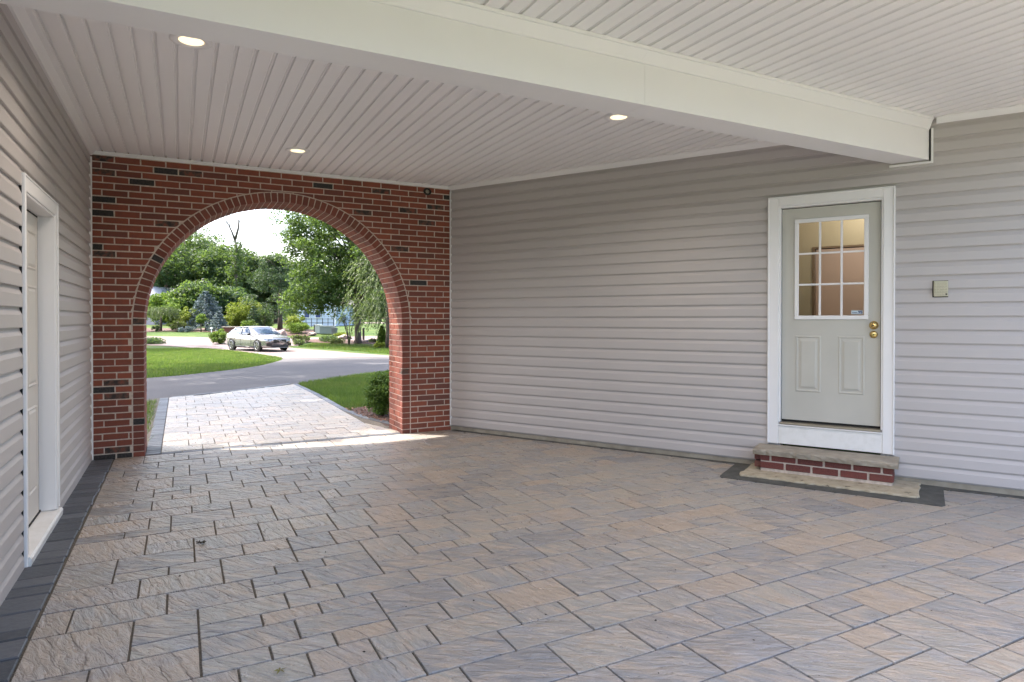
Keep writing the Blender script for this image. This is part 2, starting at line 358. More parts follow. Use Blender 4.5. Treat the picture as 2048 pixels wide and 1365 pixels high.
# ---------------------------------------------------------------- carport pavers
WX = 3.84
A60 = R(-60); RD = Vector((math.cos(A60), math.sin(A60), 0)); RN = Vector((-RD.y, RD.x, 0)) * -1   # RN points into the carport
def rw(t, n, z): return Vector((WX, 0, 0)) + RD * t + RN * n + Vector((0, 0, z))
def rwside(x, y): return (Vector((x - WX, y, 0))).dot(RN)     # > 0 inside the carport

def clip(poly, nx, ny, c):
    out = []
    for i, p in enumerate(poly):
        q = poly[(i + 1) % len(poly)]; a = p[0] * nx + p[1] * ny - c; b = q[0] * nx + q[1] * ny - c
        if a >= 0: out.append(p)
        if (a > 0) != (b > 0) and a != b:
            t = a / (a - b); out.append((p[0] + (q[0] - p[0]) * t, p[1] + (q[1] - p[1]) * t))
    return out
def area(p): return abs(sum(p[i][0] * p[(i + 1) % len(p)][1] - p[(i + 1) % len(p)][0] * p[i][1] for i in range(len(p)))) / 2
def proj(x, y, z):
    d = depth(x, y)
    if d < .3: return None
    r = (x - CX) * ct - (y - CY) * st
    return 1024 + 1281 * r / d, 638 - 1281 * (z - CZ) / d
def pix_area(pts3):
    q = [proj(*p) for p in pts3]
    if any(p is None for p in q): return 0
    cx = sum(p[0] for p in q) / len(q); cy = sum(p[1] for p in q) / len(q)
    if not (-40 < cx < 2090 and -40 < cy < 1405): return 0
    return area(q)

def pack(nx, ny, shapes):
    """skyline packing of small rectangles; returns (x, y, w, h) in cells"""
    sky_ = [0] * nx; out = []
    while min(sky_) < ny:
        lo = min(sky_); i = sky_.index(lo); j = i
        while j < nx and sky_[j] == lo: j += 1
        gap = j - i
        opts = [(w, h) for w, h in shapes if w <= gap and (gap - w == 0 or gap - w >= 2)]
        if not opts: opts = [(gap, random.choice((2, 4)))]
        if out:
            o2 = [o for o in opts if lo + o[1] not in (sky_[i - 1] if i else -1, )]
            opts = o2 or opts
        w, h = random.choice(opts)
        out.append((i, lo, w, h))
        for k in range(i, i + w): sky_[k] = lo + h
    return out
SH = [(4, 6), (4, 6), (4, 6), (6, 4), (6, 4), (6, 4), (6, 6), (4, 4), (4, 4), (6, 6), (3, 6), (3, 4), (4, 2), (6, 3), (2, 4)]

def stone(poly, z, jit=.0015, gapw=.0040, ch=.0028, th=.035):
    """a paving stone: top face shrunk by the joint, chamfered"""
    n = len(poly); cx = sum(p[0] for p in poly) / n; cy = sum(p[1] for p in poly) / n
    def shrink(p, s):
        dx, dy = p[0] - cx, p[1] - cy
        return (p[0] - math.copysign(min(s, abs(dx) * .8), dx), p[1] - math.copysign(min(s, abs(dy) * .8), dy))
    a = [shrink(p, gapw + random.uniform(0, .0015)) for p in poly]; b = [shrink(p, gapw + ch) for p in poly]
    zz = z + random.uniform(-jit, jit); tx, ty = random.uniform(-.004, .004), random.uniform(-.004, .004)
    vs = [(x, y, zz - th) for x, y in a] + [(x, y, zz - ch * .8) for x, y in a] + [(x, y, zz + (x - cx) * tx + (y - cy) * ty) for x, y in b]
    f = [tuple(range(2 * n, 3 * n))] + [(k * n + i, k * n + (i + 1) % n, (k + 1) * n + (i + 1) % n, (k + 1) * n + i) for k in (0, 1) for i in range(n)]
    return vs, f

floor = sheet('carport_floor', [(-.1, -16), (-.1, .6), (3.9, .6), (4.2, .0), (13.3, -16)], M['joint'], -.009, kind='structure')
U = .066
cand = []
X0 = .215; Y1 = -.005
for (j, i, h, w) in pack(int(16 / U), int(11.5 / U), SH):
    p = [(X0 + i * U, Y1 - j * U), (X0 + (i + w) * U, Y1 - j * U), (X0 + (i + w) * U, Y1 - (j + h) * U), (X0 + i * U, Y1 - (j + h) * U)]
    p = clip(p, RN.x, RN.y, RN.x * WX + .035)
    p = clip(p, 0, 1, -13) if p else p
    if len(p) > 2 and area(p) > .0012: cand.append(p)
cand.sort(key=lambda p: -pix_area([(x, y, 0) for x, y in p]))
for p in cand[:299]:
    v_, f_ = stone(p, 0); mesh('paver', v_, f_, M['paver'], floor)
mb = MB()
for p in cand[299:]: mb.add(*stone(p, 0))
mb.build('small_pavers', M['paver_i'], floor, kind='stuff')
# charcoal soldier border along the garage wall
y = -.02; k = 0
while y > -8.5:
    l = random.choice((.10, .13, .16, .19, .21)); x0 = .012 + random.uniform(-.004, .004); x1 = X0 - .003 + random.uniform(-.006, .006)
    mesh('border_paver', *stone([(x0, y), (x1, y + random.uniform(-.006, .006)), (x1, y - l), (x0, y - l + random.uniform(-.006, .006))], .002, .002, .0055, .006), M['dpaver'], floor); y -= l

# driveway pavers beyond the arch
dp = sheet('paved_driveway', [(.2, .56), (3.5, .56), (3.45, .9), (3.06, 2.2), (3.06, 7.5), (2.9, 7.3), (1.6, 6.05), (.2, 5.3)], M['joint'], -.007, kind='structure')
def under_near(p):
    f = [q for q in smooth(near_edge, 4)]
    for a, b in zip(f, f[1:]):
        if a[0] <= p[0] <= b[0]: return p[1] < a[1] + (b[1] - a[1]) * (p[0] - a[0]) / (b[0] - a[0]) - .10
    return False
cand = []
for (j, i, h, w) in pack(int(7.4 / U), 36, SH):
    w = min(w, 36 - i)
    p = [(.62 + i * U, .10 + j * U), (.62 + (i + w) * U, .10 + j * U), (.62 + (i + w) * U, .10 + (j + h) * U), (.62 + i * U, .10 + (j + h) * U)]
    if all(under_near(q) for q in p): cand.append(p)
    else:
        p2 = clip(p, .65, -.76, .65 * 1.6 - .76 * 5.97 + .09) if p[0][0] > .9 else clip(p, .45, -.89, .45 * .2 - .89 * 5.25 + .1)
        if len(p2) > 2 and area(p2) > .004: cand.append(p2)
# extra stones flaring towards the right jamb
for (i, j, w, h) in pack(5, 14, [(2, 4), (3, 4), (5, 3), (3, 6), (2, 6)]):
    p = [(.62 + (36 + i) * U, .10 + j * U), (.62 + (36 + i + w) * U, .10 + j * U), (.62 + (36 + i + w) * U, .10 + (j + h) * U), (.62 + (36 + i) * U, .10 + (j + h) * U)]
    p = clip(p, -1, -.28, -(3.19 + .28 * .3))
    if len(p) > 2 and area(p) > .003: cand.append(p)
for p in cand: mesh('paver', *stone(p, .002 + gz(*p[0])), M['paver'], dp)
# charcoal edging: left edge, threshold line, far edge, right edge
def edging(pts, w, l, side=1):
    acc = 0
    for a, b in zip(pts, pts[1:]):
        a = Vector(a); b = Vector(b); d = (b - a); n = max(1, round(d.length / l)); nrm = Vector((-d.y, d.x)).normalized() * side
        for k in range(n):
            p = a + d * (k / n); q = a + d * ((k + 1) / n)
            poly = [tuple(p), tuple(q), tuple(q + nrm * w), tuple(p + nrm * w)]
            mesh('border_paver', *stone(poly, .003 + gz(p.x, p.y), .002, .003, .006), M['dpaver'], dp)
edging([(.62, .03), (.62, 5.35)], .145, .11)
edging([(.62, .085), (3.19, .085)], .095, .2, -1)
edging([q for q in smooth(near_edge, 4) if .4 < q[0] < 3.0], .10, .2, -1)
mbr = [(3.02, 7.1), (3.02, 2.0)]
edging([(3.0, 7.2), (3.0, 2.4), (3.08, 1.5), (3.26, .8)], .10, .2, 1)

# ---------------------------------------------------------------- brick arch wall
T = .55; AX, AZ, AR = 1.8375, 1.34, 1.3625; RW = .098; TOP = 3.10
bw = empty('brick_arch_wall', (AX, .27, 0), label='red brick wall with charcoal accent bricks and a round arched opening onto the driveway', cat='wall')
def zc(x, r):
    return AZ + math.sqrt(max(r * r - (x - AX) ** 2, 0)) if abs(x - AX) < r else -9
mb = MB(); rec = .0045; ro = AR + rec
mb.box((.0, rec, -.04), (AX - ro, T - rec, TOP)); mb.box((AX + ro, rec, -.04), (WX + .12, T - rec, TOP))
NA = 48
for i in range(NA):
    a0, a1 = math.pi * (1 - i / NA), math.pi * (1 - (i + 1) / NA)
    x0, z0, x1, z1 = AX + ro * math.cos(a0), AZ + ro * math.sin(a0), AX + ro * math.cos(a1), AZ + ro * math.sin(a1)
    vs = [(x0, rec, z0), (x1, rec, z1), (x1, rec, TOP), (x0, rec, TOP), (x0, T - rec, z0), (x1, T - rec, z1), (x1, T - rec, TOP), (x0, T - rec, TOP)]
    mb.add(vs, [(0, 1, 2, 3), (7, 6, 5, 4), (0, 4, 5, 1), (3, 2, 6, 7)])
mb.build('mortar', M['mortar'], bw)
CH = .0677; BL = .2265; MT = .012
darkpx = [(354, 340, 'b'), (304, 363, 'b'), (429, 384.5, 'b'), (190, 488, 'b'), (231, 586, 'b'), (203, 626.7, 'b'), (194, 783, 'b'), (209, 906, 'b'), (235, 916, 'b'), (196, 920, 'b'), (648, 375, 'b'), (837, 566, 'b'), (893, 396, 'b'), (769, 364.6, 'b'),
          (224, 316, 'm'), (400, 345, 'm'), (186, 395, 'b'), (187, 422.5, 'b'), (185, 340, 'm'), (228, 506, 'm'), (250, 792, 'm'), (250, 903, 'm'), (798, 368, 'm'), (765, 385, 'm'), (879, 416, 'm'), (476, 340, 'm'), (603, 350, 'm'), (249.6, 763, 'm'), (725, 427, 'm'), (800, 499, 'm'), (345, 444, 'm'), (862, 448, 'm'), (820, 420, 'm')]
def wallpt(px, py):
    u = (px - 1024) / 1281; v_ = -(py - 638) / 1281; dx, dy = u * ct + st, -u * st + ct; k = -CY / dy
    return CX + k * dx, CZ + k * v_
darks = [(*wallpt(a, b), c) for a, b, c in darkpx]
bricks = []; rr = AR + RW + .013
for k in range(46):
    z0 = k * CH - .02 + MT / 2; z1 = min(z0 + CH - MT, TOP - .05)
    if z1 - z0 < .012: continue
    off = (.119 if k % 2 else .002) - BL + (.03 * math.sin(k * 1.7) * .25)
    i = 0
    while True:
        x0 = off + i * BL + MT / 2; x1 = x0 + BL - MT; i += 1
        if x0 > WX - .03: break
        x0 = max(x0, .006); x1 = min(x1, WX - .006)
        if x1 - x0 < .02: continue
        # split in columns and keep what lies above the arch ring
        pts = [x0 + (x1 - x0) * q / 12 for q in range(13)]
        keep = [(x, max(z0, zc(x, rr))) for x in pts if (abs(x - AX) >= rr or zc(x, rr) < z1 - .004)]
        if len(keep) < 2: continue
        segs = [keep]
        if keep[0][0] < AX - rr * .3 and keep[-1][0] > AX + rr * .3: continue
        for sg in segs:
            a, b = sg[0][0], sg[-1][0]
            # extend to exact boundary
            if a > x0 + 1e-4:
                h = z1 - AZ; lim = AX + math.sqrt(max(rr * rr - h * h, 0)) if h > 0 else AX + rr
                if lim > x0 and lim < a + .03: sg.insert(0, (lim, z1 - .001 if h > 0 else z0))
                if h <= 0: sg[0] = (AX + rr, z0)
            if b < x1 - 1e-4:
                h = z1 - AZ; lim = AX - math.sqrt(max(rr * rr - h * h, 0)) if h > 0 else AX - rr
                if lim < x1 and lim > b - .03: sg.append((lim, z1 - .001 if h > 0 else z0))
                if h <= 0: sg[-1] = (AX - rr, z0)
            w = sg[-1][0] - sg[0][0]
            if w < .018: continue
            low = [sg[0]] + [s_ for s_ in sg[1:-1] if s_[1] > z0 + 1e-4 or True] + [sg[-1]]
            simple = all(abs(s_[1] - z0) < 1e-4 for s_ in sg)
            poly = [(sg[0][0], z0), (sg[-1][0], z0), (sg[-1][0], z1), (sg[0][0], z1)] if simple else [(x, z) for x, z in low] + [(sg[-1][0], z1), (sg[0][0], z1)]
            j = lambda: random.uniform(-.0016, .0016)
            if simple: poly = [(x + j(), z + j()) for x, z in poly]
            bricks.append((poly, (sg[0][0] + sg[-1][0]) / 2, (z0 + z1) / 2, simple and w > .15))
bricks.sort(key=lambda b: (not b[3], depth(b[1], 0)))
def brick_prism(poly, y):
    q = MB(); q.prism(poly, lambda u, v_, d: (u, d, v_), .03, y, .0022); return q
rest = MB(); nb = 0
for poly, bx, bz, full in bricks:
    kind = None
    for dx, dz, c in darks:
        if min(p[0] for p in poly) <= dx <= max(p[0] for p in poly) and min(p[1] for p in poly) - .005 <= dz <= max(p[1] for p in poly) + .005: kind = c
    y = random.uniform(-.0015, .0015)
    q = brick_prism(poly, y)
    if nb < 296 or kind:
        q.build('brick', M['brick_black'] if kind == 'b' else M['brick_mixed'] if kind == 'm' else M['brick'], bw); nb += 1
    else: rest.add(q.v, q.f)
rest.build('cut_bricks', M['brick_i'], bw, kind='stuff')
# arch ring and jamb: headers on the face, stretchers across the reveal
ringdark = [(*wallpt(306, 519), 'b'), (*wallpt(275.5, 846), 'b'), (*wallpt(274, 640), 'm'), (*wallpt(812, 743), 'm')]
courses = []
nj = 20
for k in range(nj):
    z0 = k * CH - .012; courses.append(('L', z0)); courses.append(('R', z0))
nar = 66
def ring_piece(fr, y0, y1, name):
    q = MB(); j = random.uniform(-.0015, .0015)
    q.box((AR + j, y0, -CH / 2 + .0042), (AR + RW, y1, CH / 2 - .0042), ch=.002)
    q.v = [fr(Vector(p)) for p in q.v]
    c = fr(Vector((AR + RW / 2, y0, 0))); mt = M['brick_ring']
    if name == 'arch_brick':
        for dx, dz, cc in ringdark:
            if abs(c[0] - dx) < .06 and abs(c[2] - dz) < CH * .5: mt = M['brick_black'] if cc == 'b' else M['brick_mixed']
    q.build(name, mt if name == 'arch_brick' else M['brick'], bw)
def splits(i): return [(-.001, .098), (.108, .322), (.332, T)] if i % 2 else [(-.001, .205), (.215, .43), (.44, T)]
for k in range(nj):
    zc_ = -.02 + (k + .5) * CH
    for sgn in (-1, 1):
        fr = lambda p, s=sgn, z=zc_: (AX + s * p.x, p.y, z + p.z)
        for n_, (a, b) in enumerate(splits(k)): ring_piece(fr, a, b, 'arch_brick' if n_ == 0 else 'jamb_brick')
zs0 = -.02 + nj * CH
for i in range(nar):
    a = math.pi * (i + .5) / nar
    ca, sa = math.cos(a), math.sin(a); sc = (math.pi * AR / nar) / CH
    fr = lambda p, ca=ca, sa=sa, sc=sc: (AX + p.x * ca - p.z * sc * sa, p.y, AZ + .0 + p.x * sa + p.z * sc * ca)
    for n_, (a0, b0) in enumerate(splits(i)): ring_piece(fr, a0, b0, 'arch_brick' if n_ == 0 else 'soffit_brick')
# round dark fitting high on the wall
fx, fz = wallpt(855, 384)
ft = empty('wall_hook', (fx, -.02, fz), label='small dark round fitting high on the brick wall near its right corner', cat='fitting')
q = MB(); q.lathe([(.042, .02), (.046, .0), (.040, -.012), (.026, -.014), (.024, .0)], lambda x, y, h: (fx + x * 1.15, h, fz + y), 20); q.build('ring', M['rubber'], ft, True)
q = MB(); q.lathe([(.025, .004), (.022, -.004), (.004, -.007)], lambda x, y, h: (fx + x, h, fz + y), 14, True); q.build('hub', M['concrete'], ft, True)

# ---------------------------------------------------------------- sided walls
LAP = .1134
PROF = [(0, 0), (.017, .0), (.0185, .004), (.0165, .070), (.003, .099), (.002, LAP)]
def board(fr, t0, t1, z0, zmax, parent, zlow=None):
    pr = [(n, z) for n, z in PROF if z0 + z <= zmax + 1e-6]
    if len(pr) < len(PROF): pr.append((pr[-1][0], zmax - z0))
    segs = max(1, int((t1 - t0) / 1.2)); vs = []; f = []
    m_ = len(pr)
    for s_ in range(segs + 1):
        t = t0 + (t1 - t0) * s_ / segs; w = random.uniform(-.0008, .0008)
        vs += [fr(t, n + (w if n > .01 else 0), z0 + z) for n, z in pr]
    for s_ in range(segs):
        f += [(s_ * m_ + i, s_ * m_ + i + 1, (s_ + 1) * m_ + i + 1, (s_ + 1) * m_ + i) for i in range(m_ - 1)]
    f += [tuple(range(m_ - 1, -1, -1)), tuple(segs * m_ + i for i in range(m_))]
    q = MB(); q.add(vs, f); q.build('siding_board', M['siding'], parent)
CEIL = 3.06
# right wall (house side, 120 degrees to the brick wall)
wr = empty('house_wall', rw(4, -.1, 0), label='long taupe wall of horizontal siding with the glazed door and small keypad box', cat='wall')
q = MB()
fr = lambda t, n, z: rw(t, n, z)
def wbox(q, t0, t1, n0, n1, z0, z1, ch=0): return q.box((t0, n0, z0), (t1, n1, z1), lambda p: rw(p.x, p.y, p.z), ch)
wbox(q, -.02, 3.895, -.12, -.001, .05, 3.2); wbox(q, 4.709, 7.1, -.12, -.001, .05, 3.2); wbox(q, 3.895, 4.709, -.12, -.001, 2.435, 3.2)
q.build('sheathing', M['siding'], wr)
q = MB(); wbox(q, 0, 3.5, -.1, .004, -.03, .05); wbox(q, 5.1, 7.1, -.1, .004, -.03, .05); wbox(q, 3.5, 5.1, -.1, .001, -.03, .05); q.build('foundation', M['concrete'], wr)
z = .062; k = 0
while z < CEIL - .005:
    if z + LAP <= .245 or z > 2.524: board(fr, .012, 7.0, z, CEIL, wr)
    else:
        board(fr, .012, 3.789, z, min(CEIL, 99), wr); board(fr, 4.806, 7.0, z, min(CEIL, 99), wr)
    z += LAP
q = MB(); wbox(q, .0, .012, 0, .028, .055, 3.0); q.build('corner_trim', M['white'], wr)
# left wall (garage side)
wl = empty('garage_wall', (-.1, -5, 0), label='taupe siding wall along the left side with a recessed door and white casing', cat='wall')
frl = lambda t, n, z: Vector((.006 + n, t, z))
DY0, DY1, DZT = -3.03, -2.07, 2.125
q = MB(); q.box((-.2, -5.85, -.05), (.005, DY0, 3.2)); q.box((-.2, DY1, -.05), (.005, .0, 3.2)); q.box((-.2, DY0, DZT), (.005, DY1, 3.2)); q.build('sheathing', M['siding'], wl)
z = -.01
while z < CEIL - .005:
    if z > DZT + .06:
        ys = (-2.62, -1.35, -3.4, -2.0)[int(z / LAP) % 4]
        board(frl, -5.8, ys, z, CEIL, wl); board(lambda t, n, z_: Vector((.0072 + n, t, z_ + .0008)), ys - .012, -.012, z, CEIL, wl)
    else:
        board(frl, -5.8, -3.096, z, 99, wl); board(frl, -1.985, -.012, z, 99, wl)
    z += LAP
q = MB(); q.box((.006, -.012, .0), (.036, -.003, 3.0)); q.build('corner_trim', M['white'], wl)
# solid house bodies behind the walls
q = MB(); q.box((-3, -5.85, -.2), (-.21, .5, 3.25)); q.build('garage', M['siding'], label='plain garage body behind the left siding wall of the carport', cat='building')

# ---------------------------------------------------------------- ceiling
roof = MB(); roof.box((-3.3, -6.5, 3.26), (16, .68, 3.5)); roof.build('roof', M['roof'], label='flat roof slab over the carport and its two side walls', cat='roof')
ce = empty('ceiling', (3, -4, 3.06), kind='structure')
q = MB(); q.box((0, -6.4, 3.077), (13, .0, 3.25)); q.build('backing', M['gap'], ce)
BW = .1112; x = .019
BY0, BY1 = -4.385, -4.155
def ybound(x): return min(0, -(x - WX) * math.tan(R(60)))
bi = 0
while x < 9.3:
    prof_ = [(.0, .016), (.0015, .0), (.083, .0), (.087, .0045), (.092, .0045), (.094, .0005), (.097, .0005), (.0985, .016), (BW, .016)]
    for (ya, yb_) in ((-6.4, BY0), (BY1, 0)):
        y_hi = [min(yb_, ybound(x + px)) for px, _ in prof_]
        if min(y_hi) <= ya + .02: continue
        vs = [(x + px, ya, CEIL + pz) for px, pz in prof_] + [(x + px, yh, CEIL + pz) for (px, pz), yh in zip(prof_, y_hi)]
        n = len(prof_); f = [(i, i + 1, n + i + 1, n + i) for i in range(n - 1)]
        q = MB(); q.add(vs, f); q.build('soffit_board', M['soffit'], ce)
    x += BW
us = MB(); us.box((-3.0, -4.6, 3.5), (12, .45, 6.4)); us.build('sky_screen_block', M['siding'], label='plain unseen block added above the carport roof to screen sky light from the drive', cat='building')  # unseen storey-high block, added to cut sky light on the drive
# trims where ceiling meets the walls
def extrude(name, pts, fr, t0, t1, m_, parent, m0=0, m1=0, cuts=1):
    n = len(pts); vs = []
    vs += [fr(t0 + a * m0, a, b) for a, b in pts] + [fr(t1 + a * m1, a, b) for a, b in pts]
    f = [(i, (i + 1) % n, n + (i + 1) % n, n + i) for i in range(n)] + [tuple(range(n - 1, -1, -1)), tuple(range(n, 2 * n))]
    q = MB(); q.add(vs, f); return q.build(name, m_, parent)
cr = [(0, CEIL - .045), (.030, CEIL - .045), (.033, CEIL - .040), (.066, CEIL - .004), (.066, CEIL - .0005), (0, CEIL - .0005)]
extrude('crown_trim', cr, frl, -5.8, -.0, M['white'], ce); extrude('crown_trim', cr, fr, .0, 4.79, M['white'], ce)
extrude('crown_trim', cr, fr, 5.10, 7.0, M['white'], ce)
extrude('brick_top_trim', [(0, CEIL - .032), (.012, CEIL - .032), (.014, CEIL - .018), (.026, CEIL - .016), (.026, CEIL - .0005), (0, CEIL - .0005)], lambda t, n, z: Vector((t, .004 - n, z)), .03, WX, M['white'], ce)
q = MB(); q.box((.0, -.008, .0), (.011, .004, 3.02)); q.build('side_trim', M['white'], bw)
q = MB(); q.box((WX - .011, -.010, .06), (WX + .0, .004, 3.02)); q.build('side_trim', M['white'], bw)

# ---------------------------------------------------------------- beam
be = empty('ceiling_beam', (3, -4.27, 2.72), label='broad white wrapped beam crossing the ceiling from wall to wall', cat='beam')
def xw(y): return WX - y / math.tan(R(60))
BZ = 2.722; XS = 3.36
frb = lambda y0: (lambda t, n, z: Vector((t, y0 - n, z)))
def beam_piece(x0, x1, last):
    xe0 = xw(BY0) - .03 if last else x1; xe1 = xw(BY1) - .03 if last else x1
    vs = [(x0, BY0, BZ), (xe0, BY0, BZ), (xe1, BY1, BZ), (x0, BY1, BZ), (x0, BY0, CEIL), (xe0, BY0, CEIL), (xe1, BY1, CEIL), (x0, BY1, CEIL)]
    q = MB(); q.add(vs, [(0, 3, 2, 1), (4, 5, 6, 7), (0, 1, 5, 4), (1, 2, 6, 5), (2, 3, 7, 6), (3, 0, 4, 7)]); o = q.build('cladding', M['white'], be)
    return o
beam_piece(.03, XS, False); beam_piece(XS + .0015, 9, True)
q = MB(); q.box((.03, BY0 + .012, BZ + .01), (6.2, BY1 - .01, CEIL)); q.build('core', M['gap'], be)
crb = [(0, 2.972), (.010, 2.974), (.014, 2.985), (.042, 3.030), (.047, 3.038), (.056, 3.040), (.058, CEIL - .001), (0, CEIL - .001)]
extrude('crown_moulding', crb, frb(BY0), .03, XS - .05, M['white'], be, 0, .9)
extrude('crown_moulding', crb, frb(BY0), XS - .049, xw(BY0) - .03, M['white'], be, .9, -.577)
for (t0, t1, z0, z1) in ((4.765, 5.08, BZ - .028, BZ - .012), (5.064, 5.08, BZ - .012, 2.98)):
    q = MB(); wbox(q, t0, t1, .002, .036, z0, z1); q.build('end_trim', M['white'], be)
q = MB(); wbox(q, 5.052, 5.060, .004, .030, BZ - .012, 2.98); q.build('end_gap', M['gap'], be)

# ---------------------------------------------------------------- recessed lamps
lab = ['round recessed lamp beside the beam above the left wall, the nearest one', 'round recessed lamp close to the brick arch wall', 'round recessed lamp between beam and arch, rightmost of those in view', 'round recessed lamp in the near bay in front of the glazed door']
for (lx, ly), lb in zip(((.87, -3.25), (1.84, -.94), (4.01, -3.25), (4.1, -5.95)), lab):
    e = empty('ceiling_lamp', (lx, ly, CEIL), label=lb, cat='ceiling light', group='recessed lamps in the ceiling')
    q = MB(); q.lathe([(.118, 0), (.117, -.006), (.100, -.012), (.072, -.006), (.068, .002)], lambda x, y, h: (lx + x, ly + y, CEIL + h), 32); q.build('trim_ring', M['white'], e, True)
    q = MB(); q.lathe([(.068, -.004), (.05, -.008), (.001, -.009)], lambda x, y, h: (lx + x, ly + y, CEIL + h), 24, True); q.build('lens', M['lamp'], e, True)
    li = bpy.data.lights.new('lamp_light', 'SPOT'); li.energy = 24 if ly < -5 else 17; li.color = (1, .74, .44) if ly < -5 else (1, .86, .72); li.spot_size = R(155); li.spot_blend = 1; li.shadow_soft_size = .07
    lo = bpy.data.objects.new('lamp_light', li); COL.objects.link(lo); lo.location = (lx, ly, CEIL - .03); lo.parent = e; lo.matrix_parent_inverse = parent_inv(e)

# ---------------------------------------------------------------- glazed door (right)
def rp(q, t0, t1, n0, n1, z0, z1, ch=0): return wbox(q, t0, t1, n0, n1, z0, z1, ch)
dr = empty('glazed_door', rw(4.3, 0, .24), label='sage green door with nine pane window, brass knobs and white casing above the step', cat='door')
for nm, a in (('casing', (3.791, 3.880, -.005, .032, .236, 2.523)), ('casing', (4.722, 4.804, -.005, .032, .236, 2.523)), ('head_casing', (3.880, 4.722, -.005, .032, 2.445, 2.523))):
    q = MB(); rp(q, *a[:2], *a[2:], .004); q.build(nm, M['white'], dr)
q = MB(); rp(q, 3.785, 3.799, .0, .042, .236, 2.532, .003); rp(q, 4.797, 4.811, .0, .042, .236, 2.532, .003); rp(q, 3.799, 4.797, .0, .042, 2.518, 2.532, .003); q.build('casing_edge', M['white'], dr)
q = MB(); rp(q, 3.880, 3.896, -.09, .020, .44, 2.445, .002); rp(q, 4.708, 4.722, -.09, .020, .44, 2.445, .002); rp(q, 3.896, 4.708, -.09, .020, 2.428, 2.445, .002); q.build('jamb', M['white'], dr)
q = MB(); rp(q, 3.880, 4.722, -.02, .026, .238, .405, .003); q.build('riser_board', M['whitewood'], dr)
q = MB(); rp(q, 3.880, 4.722, -.02, .040, .407, .418, .003); q.build('sill_lip', M['white'], dr)
q = MB(); rp(q, 3.896, 4.708, -.09, .034, .420, .440, .004); q.build('threshold', M['threshold'], dr)
q = MB(); rp(q, 3.896, 4.708, -.100, -.095, .44, 2.43)
ND = -.030   # slab face
# slab with a window opening: built from four pieces joined in one part
SL = (3.901, 4.702, .462, 2.420); WN = (4.030, 4.590, 1.412, 2.298)
q = MB(); rp(q, SL[0], SL[1], ND - .044, ND, SL[2], WN[2]); rp(q, SL[0], SL[1], ND - .044, ND, WN[3], SL[3]); rp(q, SL[0], WN[0], ND - .044, ND, WN[2], WN[3]); rp(q, WN[1], SL[1], ND - .044, ND, WN[2], WN[3])
slab = q.build('door_leaf', M['doorpaint'], dr)
q = MB(); rp(q, 3.897, SL[0] + .001, -.07, ND - .01, .44, 2.43); rp(q, SL[1] - .001, 4.707, -.07, ND - .01, .44, 2.43); rp(q, 3.897, 4.707, -.07, ND - .01, 2.4195, 2.427); rp(q, 3.897, 4.707, -.07, ND - .01, .441, .4625); q.build('weatherstrip', M['gap'], dr)
q = MB(); rp(q, 3.781, 3.786, .003, .020, .24, 2.535); q.build('side_shade_strip', M['gap'], dr)  # dark strip painting the shade where siding meets the casing
def panel(t0, t1, z0, z1):
    pf = [(0, 0), (.012, .006), (.022, -.001), (.036, .001), (.052, .008)]
    vs = []; f = []
    for d, h in pf: vs += [rw(t, ND + h, z) for t, z in ((t0 + d, z0 + d), (t1 - d, z0 + d), (t1 - d, z1 - d), (t0 + d, z1 - d))]
    for k in range(len(pf) - 1): f += [(k * 4 + i, k * 4 + (i + 1) % 4, k * 4 + 4 + (i + 1) % 4, k * 4 + 4 + i) for i in range(4)]
    f.append(tuple((len(pf) - 1) * 4 + i for i in range(4)))
    q = MB(); q.add(vs, f); q.build('raised_panel', M['doorpaint'], dr)
panel(4.018, 4.234, .725, 1.245); panel(4.372, 4.582, .725, 1.245)
wf = MB(); a, b, c, d = 4.010, 4.611, 1.393, 2.317; w_ = .036
for box_ in ((a, b, c, c + w_), (a, b, d - w_, d), (a, a + w_, c + w_, d - w_), (b - w_, b, c + w_, d - w_)):
    rp(wf, box_[0], box_[1], ND + .001, ND + .016, box_[2], box_[3], .004)
wfo = wf.build('window_frame', M['white'], dr)
ia, ib, ic, id_ = a + w_, b - w_, c + w_, d - w_
ts = [ia + (ib - ia) * k / 3 for k in range(4)]; zs = [ic + (id_ - ic) * k / 3 for k in range(4)]
for k in (1, 2):
    q = MB(); rp(q, ts[k] - .0095, ts[k] + .0095, ND + .001, ND + .011, ic, id_, .003); q.build('glazing_bar', M['white'], wfo)
    q = MB()
    for j in range(3): rp(q, ts[j] + (.0095 if j else 0), ts[j + 1] - (.0095 if j < 2 else 0), ND + .001, ND + .0105, zs[k] - .0085, zs[k] + .0085, .003)
    q.build('glazing_bar', M['white'], wfo)
for j in range(3):
    for k in range(3):
        q = MB(); rp(q, ts[j], ts[j + 1], ND - .012, ND - .008, zs[k], zs[k + 1]); q.build('pane', M['glass'], wfo)
q = MB(); rp(q, 4.476, 4.566, ND - .007, ND - .006, 1.440, 1.474); stk = q.build('sticker', M['sticker'], wfo, label='pale blue sticker with dark blue print in the corner pane')
q = MB()
for t0, t1, z0, z1 in ((4.482, 4.523, 1.452, 1.457), (4.529, 4.560, 1.462, 1.470), (4.533, 4.548, 1.452, 1.459), (4.551, 4.563, 1.449, 1.458), (4.482, 4.560, 1.443, 1.4455)): rp(q, t0, t1, ND - .0055, ND - .0048, z0, z1)
q.build('sticker_print', M['sticker_ink'], wfo)
